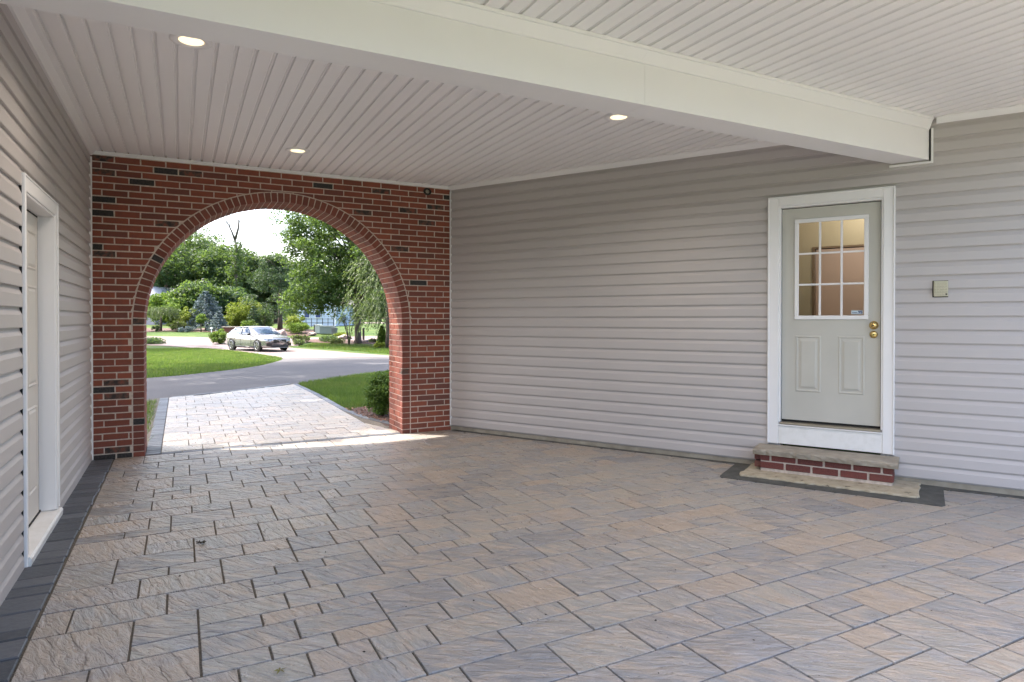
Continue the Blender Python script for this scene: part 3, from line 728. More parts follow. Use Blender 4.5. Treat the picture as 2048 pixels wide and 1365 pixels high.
for zk, big in ((1.343, True), (1.262, False)):
    f3 = lambda x, y, h, zk=zk: rw(4.651 + x, ND + h, zk + y)
    q = MB()
    if big: q.lathe([(.037, 0), (.036, .005), (.018, .010), (.012, .018), (.013, .032), (.024, .040), (.029, .052), (.027, .064), (.018, .071), (.001, .073)], f3, 24, True)
    else: q.lathe([(.032, 0), (.032, .008), (.027, .016), (.018, .019), (.001, .019)], f3, 24, True)
    kb = q.build('door_knob' if big else 'deadbolt', M['brass'], dr, True)
    q = MB(); hh = .0735 if big else .0195; q.lathe([(.006, hh - .004), (.006, hh + .0008), (.001, hh + .001)], f3, 10, True); q.build('keyhole', M['rubber'], kb)
# the lit room behind the window
rm = empty('back_room', rw(4.4, -1.5, .4), label='lit tan room with an ochre door frame seen through the door window', cat='room')
q = MB(); rp(q, 2.6, 6.2, -3.2, -3.1, .3, 3.0); rp(q, 2.5, 2.6, -3.2, -.13, .3, 3.0); rp(q, 6.2, 6.3, -3.2, -.13, .3, 3.0); q.build('wall', M['tan'], rm)
q = MB(); rp(q, 2.6, 6.2, -3.1, -.13, .3, .4); q.build('floor', M['ochre'], rm)
q = MB(); rp(q, 2.6, 6.2, -3.1, -.13, 2.9, 3.0); q.build('ceiling', M['tan'], rm)
q = MB(); rp(q, 2.7, 4.02, -1.25, -1.15, .4, 2.9); q.build('partition', M['ochre'], rm)
q = MB(); rp(q, 4.02, 6.1, -1.25, -1.15, 2.17, 2.9); q.build('soffit', M['ochre'], rm)
q = MB(); rp(q, 4.01, 4.035, -1.26, -1.14, .4, 2.17); rp(q, 4.035, 6.1, -1.26, -1.14, 2.15, 2.17); q.build('frame', mat('brown_edge', (.12, .08, .04), .7), rm)
for nn, zz in ((-.65, 2.84), (-2.2, 2.84)):
    li = bpy.data.lights.new('room_light', 'POINT'); li.energy = 4.6; li.color = (1, .93, .85); li.shadow_soft_size = .15
    lo = bpy.data.objects.new('room_light', li); COL.objects.link(lo); lo.location = rw(4.6, nn, 2.6); lo.parent = rm; lo.matrix_parent_inverse = parent_inv(rm)

# keypad box
kp = empty('wall_keypad', rw(5.135, .02, 1.647), label='small square beige box with raised keys on the siding right of the door', cat='keypad')
q = MB(); rp(q, 5.086, 5.186, .014, .044, 1.584, 1.712, .004); q.build('housing', M['keypad'], kp)
for i in range(5):
    for j in range(5):
        if (i, j) == (4, 0): continue
        q = MB(); rp(q, 5.092 + i * .0185, 5.092 + i * .0185 + .014, .044, .048, 1.594 + j * .0225, 1.594 + j * .0225 + .017, .002); q.build('key', M['keypad'], kp)
q = MB(); rp(q, 5.168, 5.180, .044, .046, 1.596, 1.608); q.build('indicator', M['cement'], kp)
q = MB(); rp(q, 5.078, 5.187, .010, .020, 1.578, 1.716); q.build('back_plate', M['rubber'], kp)

# ---------------------------------------------------------------- door step
stp = empty('door_step', rw(4.3, .2, 0), label='low door step, stone tread on two courses of red brick below the glazed door', cat='step')
q = MB(); nx = 40; vs = []; f = []
for i in range(nx + 1):
    t = 3.715 + 1.135 * i / nx; w_ = .325 + random.uniform(-.006, .006); zt = .222 + random.uniform(-.001, .001)
    vs += [rw(t, .02, .175), rw(t, .02, zt), rw(t, w_ - .006, zt), rw(t, w_, zt - .008 + random.uniform(-.003, .003)), rw(t, w_ - .002 + random.uniform(-.005, .005), .198), rw(t, w_ - .01, .172), ]
for i in range(nx): f += [(i * 6 + k, i * 6 + (k + 1) % 6, i * 6 + 6 + (k + 1) % 6, i * 6 + 6 + k) for k in range(6)]
f += [tuple(range(5, -1, -1)), tuple(nx * 6 + k for k in range(6))]
q.add(vs, f); q.build('tread', M['tread'], stp)
q = MB(); rp(q, 3.775, 4.805, .0, .268, .02, .176); q.build('mortar', M['mortar'], stp)
redb = brick_mat('step_brick', False, .55)
for k, z0 in enumerate((.048, .116)):
    t = 3.77 - (.12 if k else 0)
    while t < 4.80:
        t0, t1 = max(t, 3.77), min(t + .2, 4.81)
        if t1 - t0 > .03:
            q = MB(); rp(q, t0, t1, .05, .276 + random.uniform(-.002, .002), z0, z0 + .056, .004); q.build('brick', redb, stp)
        t += .218
    for n0 in (.03,):
        for sgn, tt in ((-1, 3.768), (1, 4.812)):
            q = MB(); rp(q, min(tt, tt + .05 * -sgn * -1) if sgn < 0 else tt - .05, tt + .004 if sgn > 0 else tt + .05, .06, .262, z0, z0 + .056, .004); q.build('brick', redb, stp)
def ragged(t0, t1, n1, z, jt, seedn, nn=34):
    rs = random.Random(seedn); P2 = [(t0, .0)]
    for k in range(nn // 4): P2.append((t0 + rs.uniform(-jt, jt), n1 * (k + .5) / (nn // 4)))
    for k in range(nn): P2.append((t0 + (t1 - t0) * (k + .5) / nn, n1 + rs.uniform(-jt, jt)))
    for k in range(nn // 4): P2.append((t1 + rs.uniform(-jt, jt), n1 * (1 - (k + .5) / (nn // 4))))
    P2.append((t1, .0)); return P2
pg = empty('cement_surround', rw(4.3, .3, 0), label='cream mortar pad edged by a dark grey cement band around the door step', cat='paving')
q = MB(); q.prism(ragged(3.50, 5.16, .66, 0, .002, 3), lambda u, v_, d: rw(u, v_, d), -.02, .007); q.build('cement_band', M['cement'], pg)
q = MB(); q.prism(ragged(3.64, 5.0, .525, 0, .011, 5), lambda u, v_, d: rw(u, v_, d), -.02, .021, .004); q.build('mortar_pad', M['pad'], pg)
q = MB(); q.prism([(0.05, .005)] + [(.05 + 3.45 * k / 20, .055 + random.uniform(-.008, .008)) for k in range(21)] + [(3.5, .005)], lambda u, v_, d: rw(u, v_, d), -.02, .006)
q.build('cement_strip', M['cement'], pg); q = MB()
q.prism([(5.16, .005)] + [(5.16 + 1.9 * k / 20, .085 + random.uniform(-.008, .008)) for k in range(21)] + [(7.06, .005)], lambda u, v_, d: rw(u, v_, d), -.02, .006)
q.build('cement_strip', M['cement'], pg)

# ---------------------------------------------------------------- left door
ld = empty('side_door', (-.05, -2.43, 0), label='cream panelled door recessed in the left siding wall behind white casing', cat='door')
def lbx(name, a, b, m_, ch=.003, parent=ld):
    q = MB(); q.box(a, b, None, ch); return q.build(name, m_, parent)
lbx('casing', (.0, -3.085, .0), (.033, DY0, DZT + .085), M['white']); lbx('casing', (.0, DY1, .06), (.033, -1.995, DZT + .085), M['white'])
lbx('head_casing', (.0, DY0, DZT), (.033, DY1, DZT + .085), M['white'])
lbx('casing_edge', (.0, -3.090, .0), (.038, -3.080, DZT + .095), M['white']); lbx('casing_edge', (.0, -2.0, .06), (.038, -1.988, DZT + .095), M['white']); lbx('casing_edge', (.0, -3.080, DZT + .08), (.038, -2.0, DZT + .095), M['white'])
lbx('jamb', (-.12, DY1 - .004, .06), (.026, DY1 + .012, DZT), M['white']); lbx('jamb', (-.12, DY0 - .012, .06), (.026, DY0 + .004, DZT), M['white']); lbx('head_jamb', (-.12, DY0 + .004, DZT - .016), (.026, DY1 - .004, DZT), M['white'])
lbx('door_leaf', (-.110, DY0 + .006, .07), (-.066, DY1 - .045, DZT - .03), M['doorcream'])
lbx('weatherstrip', (-.105, DY1 - .046, .06), (-.072, DY1 - .004, DZT - .016), M['gap'], 0)
lbx('weatherstrip', (-.105, DY0 + .004, DZT - .031), (-.072, DY1 - .004, DZT - .016), M['gap'], 0)
lbx('weatherstrip', (-.105, DY0 + .004, .055), (-.062, DY1 - .004, .071), M['gap'], 0)
lbx('side_shade_strip', (.004, -3.0955, .0), (.021, -3.0905, DZT + .09), M['gap'], 0)  # shade between siding ends and casing, put in as a black strip
for (y0, y1, z0, z1) in ((-2.90, -2.60, 1.72, 1.98), (-2.48, -2.20, 1.72, 1.98), (-2.90, -2.60, .95, 1.62), (-2.48, -2.20, .95, 1.62), (-2.90, -2.60, .25, .82), (-2.48, -2.20, .25, .82)):
    q = MB(); pf = [(0, 0), (.012, .008), (.022, .0), (.04, .008)]; vs = []; f = []
    for d_, h_ in pf: vs += [(-.066 + h_, yy, zz) for yy, zz in ((y0 + d_, z0 + d_), (y1 - d_, z0 + d_), (y1 - d_, z1 - d_), (y0 + d_, z1 - d_))]
    for k in range(3): f += [(k * 4 + i, k * 4 + (i + 1) % 4, k * 4 + 4 + (i + 1) % 4, k * 4 + 4 + i) for i in range(4)]
    f.append((12, 13, 14, 15)); q.add(vs, f); q.build('raised_panel', M['doorcream'], ld)
q = MB(); q.add([(-.12, DY0 - .05, .0), (.052, DY0 - .05, .0), (.056, DY0 - .05, .040), (.046, DY0 - .05, .052), (-.12, DY0 - .05, .060), (-.12, DY1 + .08, .0), (.052, DY1 + .08, .0), (.056, DY1 + .08, .040), (.046, DY1 + .08, .052), (-.12, DY1 + .08, .060)],
    [(0, 1, 2, 3, 4), (9, 8, 7, 6, 5), (4, 3, 8, 9), (3, 2, 7, 8), (1, 6, 7, 2), (0, 4, 9, 5)]); q.build('sill', M['whitewood'], ld)

# ---------------------------------------------------------------- vegetation builders
def rand_dirs(n):
    v_ = rng.normal(size=(n, 3)); return v_ / np.linalg.norm(v_, axis=1)[:, None]
def leaf_quads(c, size, flat=0.0, aspect=.5, up=None, dirs=None):
    n = len(c); a = rand_dirs(n) if dirs is None else dirs
    if flat: a[:, 2] *= (1 - flat); a /= np.linalg.norm(a, axis=1)[:, None]
    b = np.cross(a, rand_dirs(n)); b /= np.linalg.norm(b, axis=1)[:, None] + 1e-9
    s_ = size * rng.uniform(.6, 1.3, n)[:, None]
    return np.stack([c - a * s_ * .5, c + b * s_ * .5 * aspect - a * s_ * .05, c + a * s_ * .5, c - b * s_ * .5 * aspect - a * s_ * .05], axis=1)
def clump_pts(centers, radii, per, squash=.7):
    out = []
    for c, r in zip(centers, radii):
        d = rand_dirs(per); rr_ = r * rng.uniform(.25, 1, per)[:, None] ** .5
        p = d * rr_; p[:, 2] *= squash; out.append(p + c)
    return np.concatenate(out)
def crown_centers(n, c, rx, rz, shell=.55, bottom=-1.0):
    d = rand_dirs(n * 3); d = d[d[:, 2] > bottom][:n]
    r = rng.uniform(shell, 1, len(d))[:, None] ** .6
    return np.array(c) + d * r * np.array((rx, rx, rz))
def trunk_mesh(x, y, z0, h, r, crown=None, limbs=6, lean=0, m_=None, parent=None, name='trunk'):
    q = MB(); pts = [(x + lean * k / 6 + random.uniform(-.05, .05) * r * 2, y + random.uniform(-.05, .05) * r * 2, z0 - .1 + (h + .1) * k / 6) for k in range(7)]
    q.tube(pts, [r * 1.35, r * 1.05, r * .95, r * .85, r * .7, r * .5, r * .22], 9)
    o = q.build(name, m_ or M['bark'], parent, True)
    if limbs:
        for _ in range(limbs):
            q = MB()
            k = random.uniform(.35, .9); b = Vector(pts[0]).lerp(Vector(pts[-1]), k); a = random.uniform(0, 6.28); ln = (crown or h * .3) * random.uniform(.5, .95)
            e_ = b + Vector((math.cos(a) * ln, math.sin(a) * ln, ln * random.uniform(.2, .7))); mid_ = b.lerp(e_, .5) + Vector((0, 0, ln * .08))
            q.tube([b, mid_, e_], [r * .35, r * .22, r * .06], 5)
            q.build('limb', m_ or M['bark'], parent, True)
def tree(px, d, ytop, half, leaf, label, cat='tree', clear=.25, n=110, per=70, size=.28, group=None, tr=.25, rz=None, name='leafy_tree', xy=None):
    x, y = xy or spot(px, d); z0 = gz(x, y); top = 1.4 + (638 - ytop) / 1281 * d; h = top - z0
    e = empty(name, (x, y, z0), label=label, cat=cat, group=group)
    trunk_mesh(x, y, z0, h * .85, tr, half * .8, 6, random.uniform(-.3, .3), parent=e)
    rz = rz or h * (1 - clear) / 2; cz = top - rz
    c = crown_centers(n, (x, y, cz), half * .92, rz * .9, .35)
    pts = clump_pts(c, rng.uniform(.16, .30, len(c)) * half + .15, per)
    quads('crown', leaf_quads(pts, size, .3), leaf, e); return e

def conifer(px, d, ytop, half, leaf, label, tiers=12, per=260, size=.16, cat='conifer', name='spruce_tree', base=.08, power=.8, droop=.18, round_=False):
    x, y = spot(px, d); z0 = gz(x, y); top = 1.4 + (638 - ytop) / 1281 * d; h = top - z0
    e = empty(name, (x, y, z0), label=label, cat=cat)
    q = MB(); q.tube([(x, y, z0 - .1), (x, y, z0 + h * .6), (x, y, z0 + h * .97)], [h * .03, h * .018, h * .006], 7); q.build('trunk', M['bark'], e, True)
    C_ = []; D_ = []
    for t in range(tiers):
        f_ = (t + .5) / tiers; z = z0 + base * h + (1 - base) * h * f_
        if round_: r = half * math.sqrt(max(.02, 1 - (2 * f_ - .85) ** 2 / 1.35))
        else: r = half * (1 - f_) ** power + .05
        nbr = max(6, int(9 * r / half + 5))
        for b in range(nbr):
            a = 6.283 * (b + random.random()) / nbr; rb = r * random.uniform(.82, 1.08); m_ = int(per * (.25 + .75 * r / half) / nbr * 2)
            s_ = rng.uniform(.12, 1, m_) ** .7; wd = .16 * rb * (1.1 - s_) + .04
            lx = rng.normal(0, 1, m_) * wd; p = np.zeros((m_, 3))
            p[:, 0] = x + math.cos(a) * s_ * rb - math.sin(a) * lx; p[:, 1] = y + math.sin(a) * s_ * rb + math.cos(a) * lx
            p[:, 2] = z - droop * s_ ** 1.6 * rb + rng.normal(0, .03 * half, m_) + .25 * h / tiers
            dd = np.tile((math.cos(a), math.sin(a), -.25), (m_, 1)) + rng.normal(0, .45, (m_, 3)); dd /= np.linalg.norm(dd, axis=1)[:, None]
            C_.append(p); D_.append(dd)
    quads('needles', leaf_quads(np.concatenate(C_), size, 0, .38, dirs=np.concatenate(D_)), leaf, e); return e

def bush(px, d, ytop, half, leaf, label, n=26, per=90, size=.10, name='shrub', cat='shrub', xy=None, stretch=1, ybase=None, core=True):
    x, y = xy or spot(px, d); z0 = gz(x, y); top = 1.4 + (638 - ytop) / 1281 * depth(x, y); h = top - z0
    e = empty(name, (x, y, z0), label=label, cat=cat)
    q = MB()
    for k in range(5):
        a = k * 1.26; q.tube([(x, y, z0 - .05), (x + math.cos(a) * half * .5, y + math.sin(a) * half * .5, z0 + h * .6)], [.03 * h, .012 * h], 5)
    q.build('stems', M['bark'], e)
    c = crown_centers(n, (x, y, z0 + h * .48), half * .8, h * .42, .3)
    pts = clump_pts(c, rng.uniform(.22, .36, len(c)) * half, per, .85); pts = pts[pts[:, 2] > z0 + .01]
    quads('foliage', leaf_quads(pts, size, 0), leaf, e); return e

# ---------------------------------------------------------------- woods behind
wood = [(296, 96, 520, 5.0, 'wood2', 'blue green woodland tree at the far left behind the weeping tree'),
        (330, 92, 478, 5.0, 'wood', 'woodland tree rising just inside the left curve of the arch'),
        (368, 98, 446, 5.6, 'wood', 'tall bright woodland tree, highest of the left wood'),
        (408, 104, 450, 5.4, 'wood2', 'tall blue green woodland tree left of the bare tree'),
        (440, 94, 482, 4.2, 'wood', 'shorter woodland tree close to the left of the bare tree'),
        (492, 96, 498, 3.6, 'wood', 'woodland tree just right of the bare tree'),
        (518, 108, 514, 4.2, 'wood2', 'low distant tree under the open sky gap'),
        (552, 100, 506, 4.0, 'wood', 'distant woodland tree behind the top of the pine'),
        (610, 92, 520, 4.2, 'wood2', 'distant tree between the pine and the oak crown'),
        (400, 80, 560, 3.6, 'wood', 'lower woodland tree behind the blue spruce'),
        (345, 78, 585, 3.2, 'lime', 'small pale green tree behind the weeping tree'),
        (452, 82, 575, 3.4, 'wood2', 'lower dark tree behind the golden cypress'),
        (690, 118, 590, 4.2, 'wood2', 'far hazy tree seen beside the oak trunk'), (760, 122, 575, 4.6, 'wood', 'far tree beyond the street at the right jamb'),
        (650, 112, 580, 4.6, 'wood', 'far tree rising over the pale blue house')]
for px, d, yt, hf, lf, lb in wood:
    tree(px, d, yt, hf, G[lf], lb, n=150, per=90, size=.40, clear=.10, group='trees of the wood beyond the lawn', tr=.28)
# far treeline that reads as one mass
ln = []
for k in range(420):
    px = random.uniform(215, 900) if k < 230 else random.choice((random.uniform(-700, 215), random.uniform(900, 1200))); d = random.uniform(118, 150); x, y = spot(px, d); ln.append((x, y, gz(x, y) + random.uniform(.5, 7.5 if px < 480 or px > 600 else 5)))
quads('treeline', leaf_quads(clump_pts(np.array(ln), np.full(len(ln), 2.6), 110, .9), .6, .3), G['wood2'], kind='stuff', label='far dark wood filling in behind the single trees', cat='wood')
# bare dead tree
x, y = spot(472, 90); z0 = gz(x, y); e = empty('dead_tree', (x, y, z0), label='tall bare dead tree with forked branches against the white sky', cat='tree')
q = MB(); zt = lambda py: 1.4 + (638 - py) / 1281 * 90
def sx(px): return Vector((*spot(px, 90), 0))
q.tube([sx(473) + Vector((0, 0, z0)), sx(472) + Vector((0, 0, zt(560))), sx(473) + Vector((0, 0, zt(500))), sx(471) + Vector((0, 0, zt(480)))], [.28, .21, .16, .12], 8)
q.build('trunk', M['bark'], e, True); q = MB()
for pts_, r0 in (([(471, 480), (477, 458), (478, 445), (476, 434)], .15), ([(478, 450), (480, 443), (481, 436)], .08), ([(471, 482), (464, 465), (459, 452), (452, 440)], .13), ([(462, 458), (459, 447), (458, 436)], .07), ([(456, 448), (447, 438)], .06), ([(473, 505), (481, 490), (486, 478)], .07), ([(472, 520), (464, 505), (458, 498)], .06), ([(473, 540), (482, 528), (488, 516)], .06)):
    P3 = [sx(a) + Vector((0, random.uniform(-.4, .4), zt(b))) for a, b in pts_]; q.tube(P3, [r0 * 1.2 * (1 - .75 * k / (len(P3) - 1)) for k in range(len(P3))], 6)
q.build('limbs', M['bark'], e, True)
iv = np.array([(*spot(472 + random.gauss(0, 5 + 6 * f_), 90 + random.uniform(-1, 1)), zt(490 + 110 * f_)) for f_ in np.linspace(0, 1, 60)])
quads('ivy', leaf_quads(clump_pts(iv, np.full(60, .75), 40, 1), .34, .2), G['wood'], e)

# ---------------------------------------------------------------- garden bed trees and shrubs
sheet('garden_bed', smooth([spot(270, 57), spot(330, 58), spot(440, 57), spot(470, 57.5), spot(560, 53.5), spot(620, 53), spot(640, 60), spot(560, 66), spot(420, 66), spot(270, 66)], 4, True), M['mulch'], -.02, kind='structure')
sheet('tree_bed', smooth([spot(590, 48.5), spot(640, 47.2), spot(700, 45.4), spot(800, 41.8), spot(800, 44.4), spot(720, 48.6), spot(640, 50.2)], 4, True), M['mulch'], -.006, kind='structure')
# weeping tree
x, y = spot(321, 58.5); z0 = gz(x, y); e = empty('weeping_tree', (x, y, z0), label='low grey green weeping tree with a short trunk at the left of the garden', cat='tree')
q = MB(); q.tube([(x, y, z0 - .1), (x + .05, y, z0 + .8), (x - .02, y, z0 + 1.6)], [.13, .10, .08], 8); q.build('trunk', M['bark'], e, True)
C_ = []; D_ = []
for k in range(260):
    a = random.uniform(0, 6.28); r = 1.75 * math.sqrt(random.random()); zt_ = z0 + 2.15 - .35 * (r / 1.75) ** 2 + random.uniform(-.12, .12); ln_ = random.uniform(.35, 1.15) * (.5 + .5 * r / 1.75); m_ = 26
    s_ = np.linspace(0, 1, m_); p = np.zeros((m_, 3)); p[:, 0] = x + math.cos(a) * (r + s_ * .15) + rng.normal(0, .03, m_); p[:, 1] = y + math.sin(a) * (r + s_ * .15) + rng.normal(0, .03, m_); p[:, 2] = zt_ - s_ * ln_
    C_.append(p); dd = np.tile((math.cos(a) * .3, math.sin(a) * .3, -1.0), (m_, 1)) + rng.normal(0, .3, (m_, 3)); D_.append(dd / np.linalg.norm(dd, axis=1)[:, None])
quads('crown', leaf_quads(np.concatenate(C_), .16, 0, .35, dirs=np.concatenate(D_)), G['weep'], e)
bush(378, 59.5, 606, 1.15, G['gold'], 'yellow green rounded cypress between the weeping tree and the blue spruce', n=40, size=.14, name='golden_cypress')
bush(345, 60, 594, .9, G['lime'], 'light green shrub rising behind the weeping tree', n=26, size=.16)
bush(354, 57.5, 640, .85, G['dark'], 'dark purplish shrub right of the weeping tree trunk', n=26, size=.11)
bush(312, 57.5, 648, .42, G['weep'], 'small yellowish shrub under the weeping tree', n=14, size=.09)
bush(374, 56.6, 655, .75, G['spruce'], 'low blue green creeping juniper at the front of the garden bed', n=18, size=.10, name='juniper')
# clipped topiary on a stem
x, y = spot(402, 57); z0 = gz(x, y); e = empty('topiary', (x, y, z0), label='small round headed green topiary on a thin stem before the blue spruce', cat='topiary')
q = MB(); q.tube([(x, y, z0 - .05), (x, y, z0 + 1.0)], [.05, .035], 6); q.build('trunk', M['bark'], e, True)
quads('crown', leaf_quads(clump_pts(crown_centers(24, (x, y, z0 + 1.15), .42, .42, .3), np.full(24, .2), 90), .09, 0), G['lime'], e)
conifer(412, 60, 584, 2.3, G['spruce'], 'large silvery blue spruce with layered branches', tiers=13, per=620, size=.17, power=.7)
conifer(437, 57, 624, 1.15, G['spruce'], 'small blue spruce at the foot of the large one', tiers=8, per=360, size=.13)
bush(488, 60, 591, 1.7, G['gold'], 'big bright yellow green cypress behind the parked car', n=70, per=110, size=.16, name='golden_cypress')
bush(468, 59, 612, 1.0, G['gold'], 'left shoulder bush of the big yellow cypress', n=34, size=.15, name='golden_cypress')
bush(497, 56.8, 640, .9, G['lime'], 'fresh green low shrub between cypress and pine', n=26, size=.12)
conifer(507, 57.5, 612, .95, G['pine'], 'narrow dark green conifer beside the big yellow cypress', tiers=9, per=300, size=.15)
bush(526, 58.6, 618, 1.1, G['wood'], 'mid green shrub left of the pine trunk', n=30, size=.16)
bush(590, 55.6, 626, 1.0, G['gold'], 'yellow topped upright shrub right of the pine', n=30, size=.14)
bush(596, 54.6, 645, 1.05, G['lime'], 'green shrub at the foot of the yellow topped one', n=30, size=.13)
# pine
x, y = spot(560, 61); z0 = gz(x, y); e = empty('pine_tree', (x, y, z0), label='wide dark green pine with layered boughs behind the parked car', cat='tree')
trunk_mesh(x, y, z0, 6.2, .2, 2.6, 10, .1, parent=e)
C_ = []
for k in range(90):
    f_ = random.random() ** .8; zz = z0 + 1.0 + 6.0 * f_; r = 3.7 * (1 - f_) ** .62 * random.uniform(.5, 1.0); a = random.uniform(0, 6.28); C_.append((x + math.cos(a) * r - .3, y + math.sin(a) * r, zz))
C_ = np.array(C_); pts = clump_pts(C_, rng.uniform(.55, .95, len(C_)), 230, .42)
quads('needles', leaf_quads(pts, .22, .0, .22), G['pine'], e)
# oak
x, y = spot(716, 46.7); z0 = gz(x, y); e = empty('oak_tree', (x, y, z0), label='large broad leafed tree with a thick straight trunk near the right jamb', cat='tree')
q = MB(); q.tube([(x, y, z0 - .1), (x, y, z0 + .3), (x - .05, y, z0 + 2.5), (x - .1, y, z0 + 5), (x, y, z0 + 8.5)], [.36, .25, .225, .19, .08], 12); q.build('trunk', M['bark'], e, True)
C_ = crown_centers(240, (x + .2, y, z0 + 7.2), 4.8, 4.5, .2, -.85)
q = MB()
for c in C_[::5]:
    b = Vector((x - .06, y, z0 + max(2.2, min(7.5, (c[2] - z0) * .62)))); t_ = Vector(c); q.tube([b, b.lerp(t_, .5) + Vector((0, 0, .25)), t_], [.085, .05, .015], 5)
q.build('limbs', M['bark'], e, True)
extra = np.array([(*spot(px_, 45 + dd_), 1.4 + (638 - py_) / 1281 * 45) for px_, py_, dd_ in ((585, 480, 0), (592, 520, 1), (600, 560, 0), (588, 590, -1), (605, 610, 0), (625, 600, 1), (640, 585, 0), (575, 470, 1), (610, 450, 0), (600, 440, 1), (650, 610, 0), (660, 560, -1), (620, 540, 0), (590, 440, 0), (612, 575, -1), (633, 620, 0), (578, 605, 0), (650, 596, 0), (668, 592, 1), (682, 600, 0), (700, 585, 0), (640, 600, -1), (720, 560, 0), (735, 540, 1), (745, 500, 0), (675, 575, -1), (755, 560, 1))])
C_ = np.concatenate([C_, extra, extra + rng.normal(0, .5, extra.shape)])
pts = clump_pts(C_, rng.uniform(.6, 1.15, len(C_)), 190, .6)
quads('crown', leaf_quads(pts, .21, .25, .55), G['oak'], e)
# drooping tree in front of the jamb
x, y = spot(775, 42); z0 = gz(x, y); e = empty('weeping_conifer', (x, y, z0), label='tall tree with drooping feathery branches close to the right jamb', cat='tree')
trunk_mesh(x, y, z0, 6.4, .12, 1.6, 8, 0, parent=e)
C_ = []; D_ = []
for k in range(420):
    a = random.uniform(0, 6.28); r = 3.0 * math.sqrt(random.random()) * random.uniform(.5, 1); zt_ = z0 + random.uniform(2.2, 6.6) - .3 * r; ln_ = random.uniform(.5, 1.3); m_ = 24; s_ = np.linspace(0, 1, m_)
    p = np.zeros((m_, 3)); p[:, 0] = x + math.cos(a) * (r + s_ * .6) + rng.normal(0, .04, m_); p[:, 1] = y + math.sin(a) * (r + s_ * .6) + rng.normal(0, .04, m_); p[:, 2] = zt_ - s_ ** 1.5 * ln_; C_.append(p)
    dd = np.tile((math.cos(a) * .5, math.sin(a) * .5, -.8), (m_, 1)) + rng.normal(0, .35, (m_, 3)); D_.append(dd / np.linalg.norm(dd, axis=1)[:, None])
quads('crown', leaf_quads(np.concatenate(C_), .17, 0, .35, dirs=np.concatenate(D_)), G['weep'], e)
# thin multi-stem tree
x, y = spot(698, 45.6); z0 = gz(x, y); e = empty('young_tree', (x, y, z0), label='thin multi stemmed young tree just left of the thick trunk', cat='tree')
q = MB()
for a, b in ((0, .1), (2.1, .9), (4.2, 1.1), (5.3, .7), (1.2, .6), (3.1, .5)):
    q.tube([(x, y, z0 - .05), (x + math.cos(a) * b * .3, y + math.sin(a) * b * .3, z0 + .9), (x + math.cos(a) * b, y + math.sin(a) * b, z0 + 2.4)], [.05, .03, .01], 5)
q.build('trunk', M['bark'], e, True)
quads('crown', leaf_quads(clump_pts(crown_centers(30, (x, y, z0 + 2.3), 1.1, 1.0, .3), np.full(30, .35), 38), .13, 0), G['weep'], e)
conifer(764, 42.9, 652, .42, G['lime'], 'small cone shaped evergreen beside the right jamb', tiers=16, per=1100, size=.10, name='dwarf_conifer', base=.0, droop=.05)
bush(759, 41.4, 683, .42, G['gold'], 'low round yellow green shrub at the foot of the cone evergreen', n=18, size=.07)
bush(440, 46.4, 660, .85, G['lime'], 'yellow green spreading juniper left of the parked car', n=30, size=.12, name='juniper')
bush(600, 47.5, 668, .75, G['dark'], 'low dark spreading shrub right of the parked car', n=20, size=.11, name='juniper')
bush(597, 45.6, 679, .55, G['weep'], 'pale low shrub just right of the car nose', n=18, size=.09)
bush(655, 48.2, 674, 1.0, G['wood2'], 'low blue green juniper mound on the tree bed', n=26, size=.10, name='juniper')
bush(674, 46.8, 679, .7, G['dark'], 'low dark juniper in front of the blue green mound', n=20, size=.09, name='juniper')
bush(303, 46.4, 679, 1.05, G['wood2'], 'low blue green juniper at the left end of the island lawn', n=30, size=.10, name='juniper')
bush(745, 47.5, 679, .5, G['dark'], 'small dark clump on the bed left of the cone evergreen', n=12, size=.08)
bush(683, 52, 667, .7, G['gold'], 'low yellow ground cover left of the thick trunk', n=16, size=.10)
# shrub at the right jamb
bush(0, 0, 738, .30, G['shrub'], 'bright green upright shrub beside the right jamb of the arch', n=80, per=170, size=.035, name='boxwood', xy=(3.40, 1.62))
sheet('mulch_bed', smooth([(3.3, .57), (3.2, 1.0), (3.07, 1.7), (3.2, 2.5), (3.7, 2.7), (4.4, 2.4), (4.4, .57)], 5, True), M['mulch'], -.006, kind='structure')
nchip = 900; c = np.stack([rng.uniform(3.05, 4.2, nchip), rng.uniform(.6, 2.6, nchip), rng.uniform(.0, .015, nchip)], 1); c = c[c[:, 0] > 3.3 - .18 * np.clip(c[:, 1] - .6, 0, 1.2)]
chipm = mat('wood_chips', rough=.9); setc(chipm, ramp(chipm, rnd(chipm, True), [(0, (.07, .03, .02)), (.6, (.20, .10, .07)), (1, (.42, .28, .22))]))
quads('wood_chips', leaf_quads(c, .035, .8, .5), chipm, kind='stuff', label='reddish wood chips strewn by the right jamb', cat='mulch')

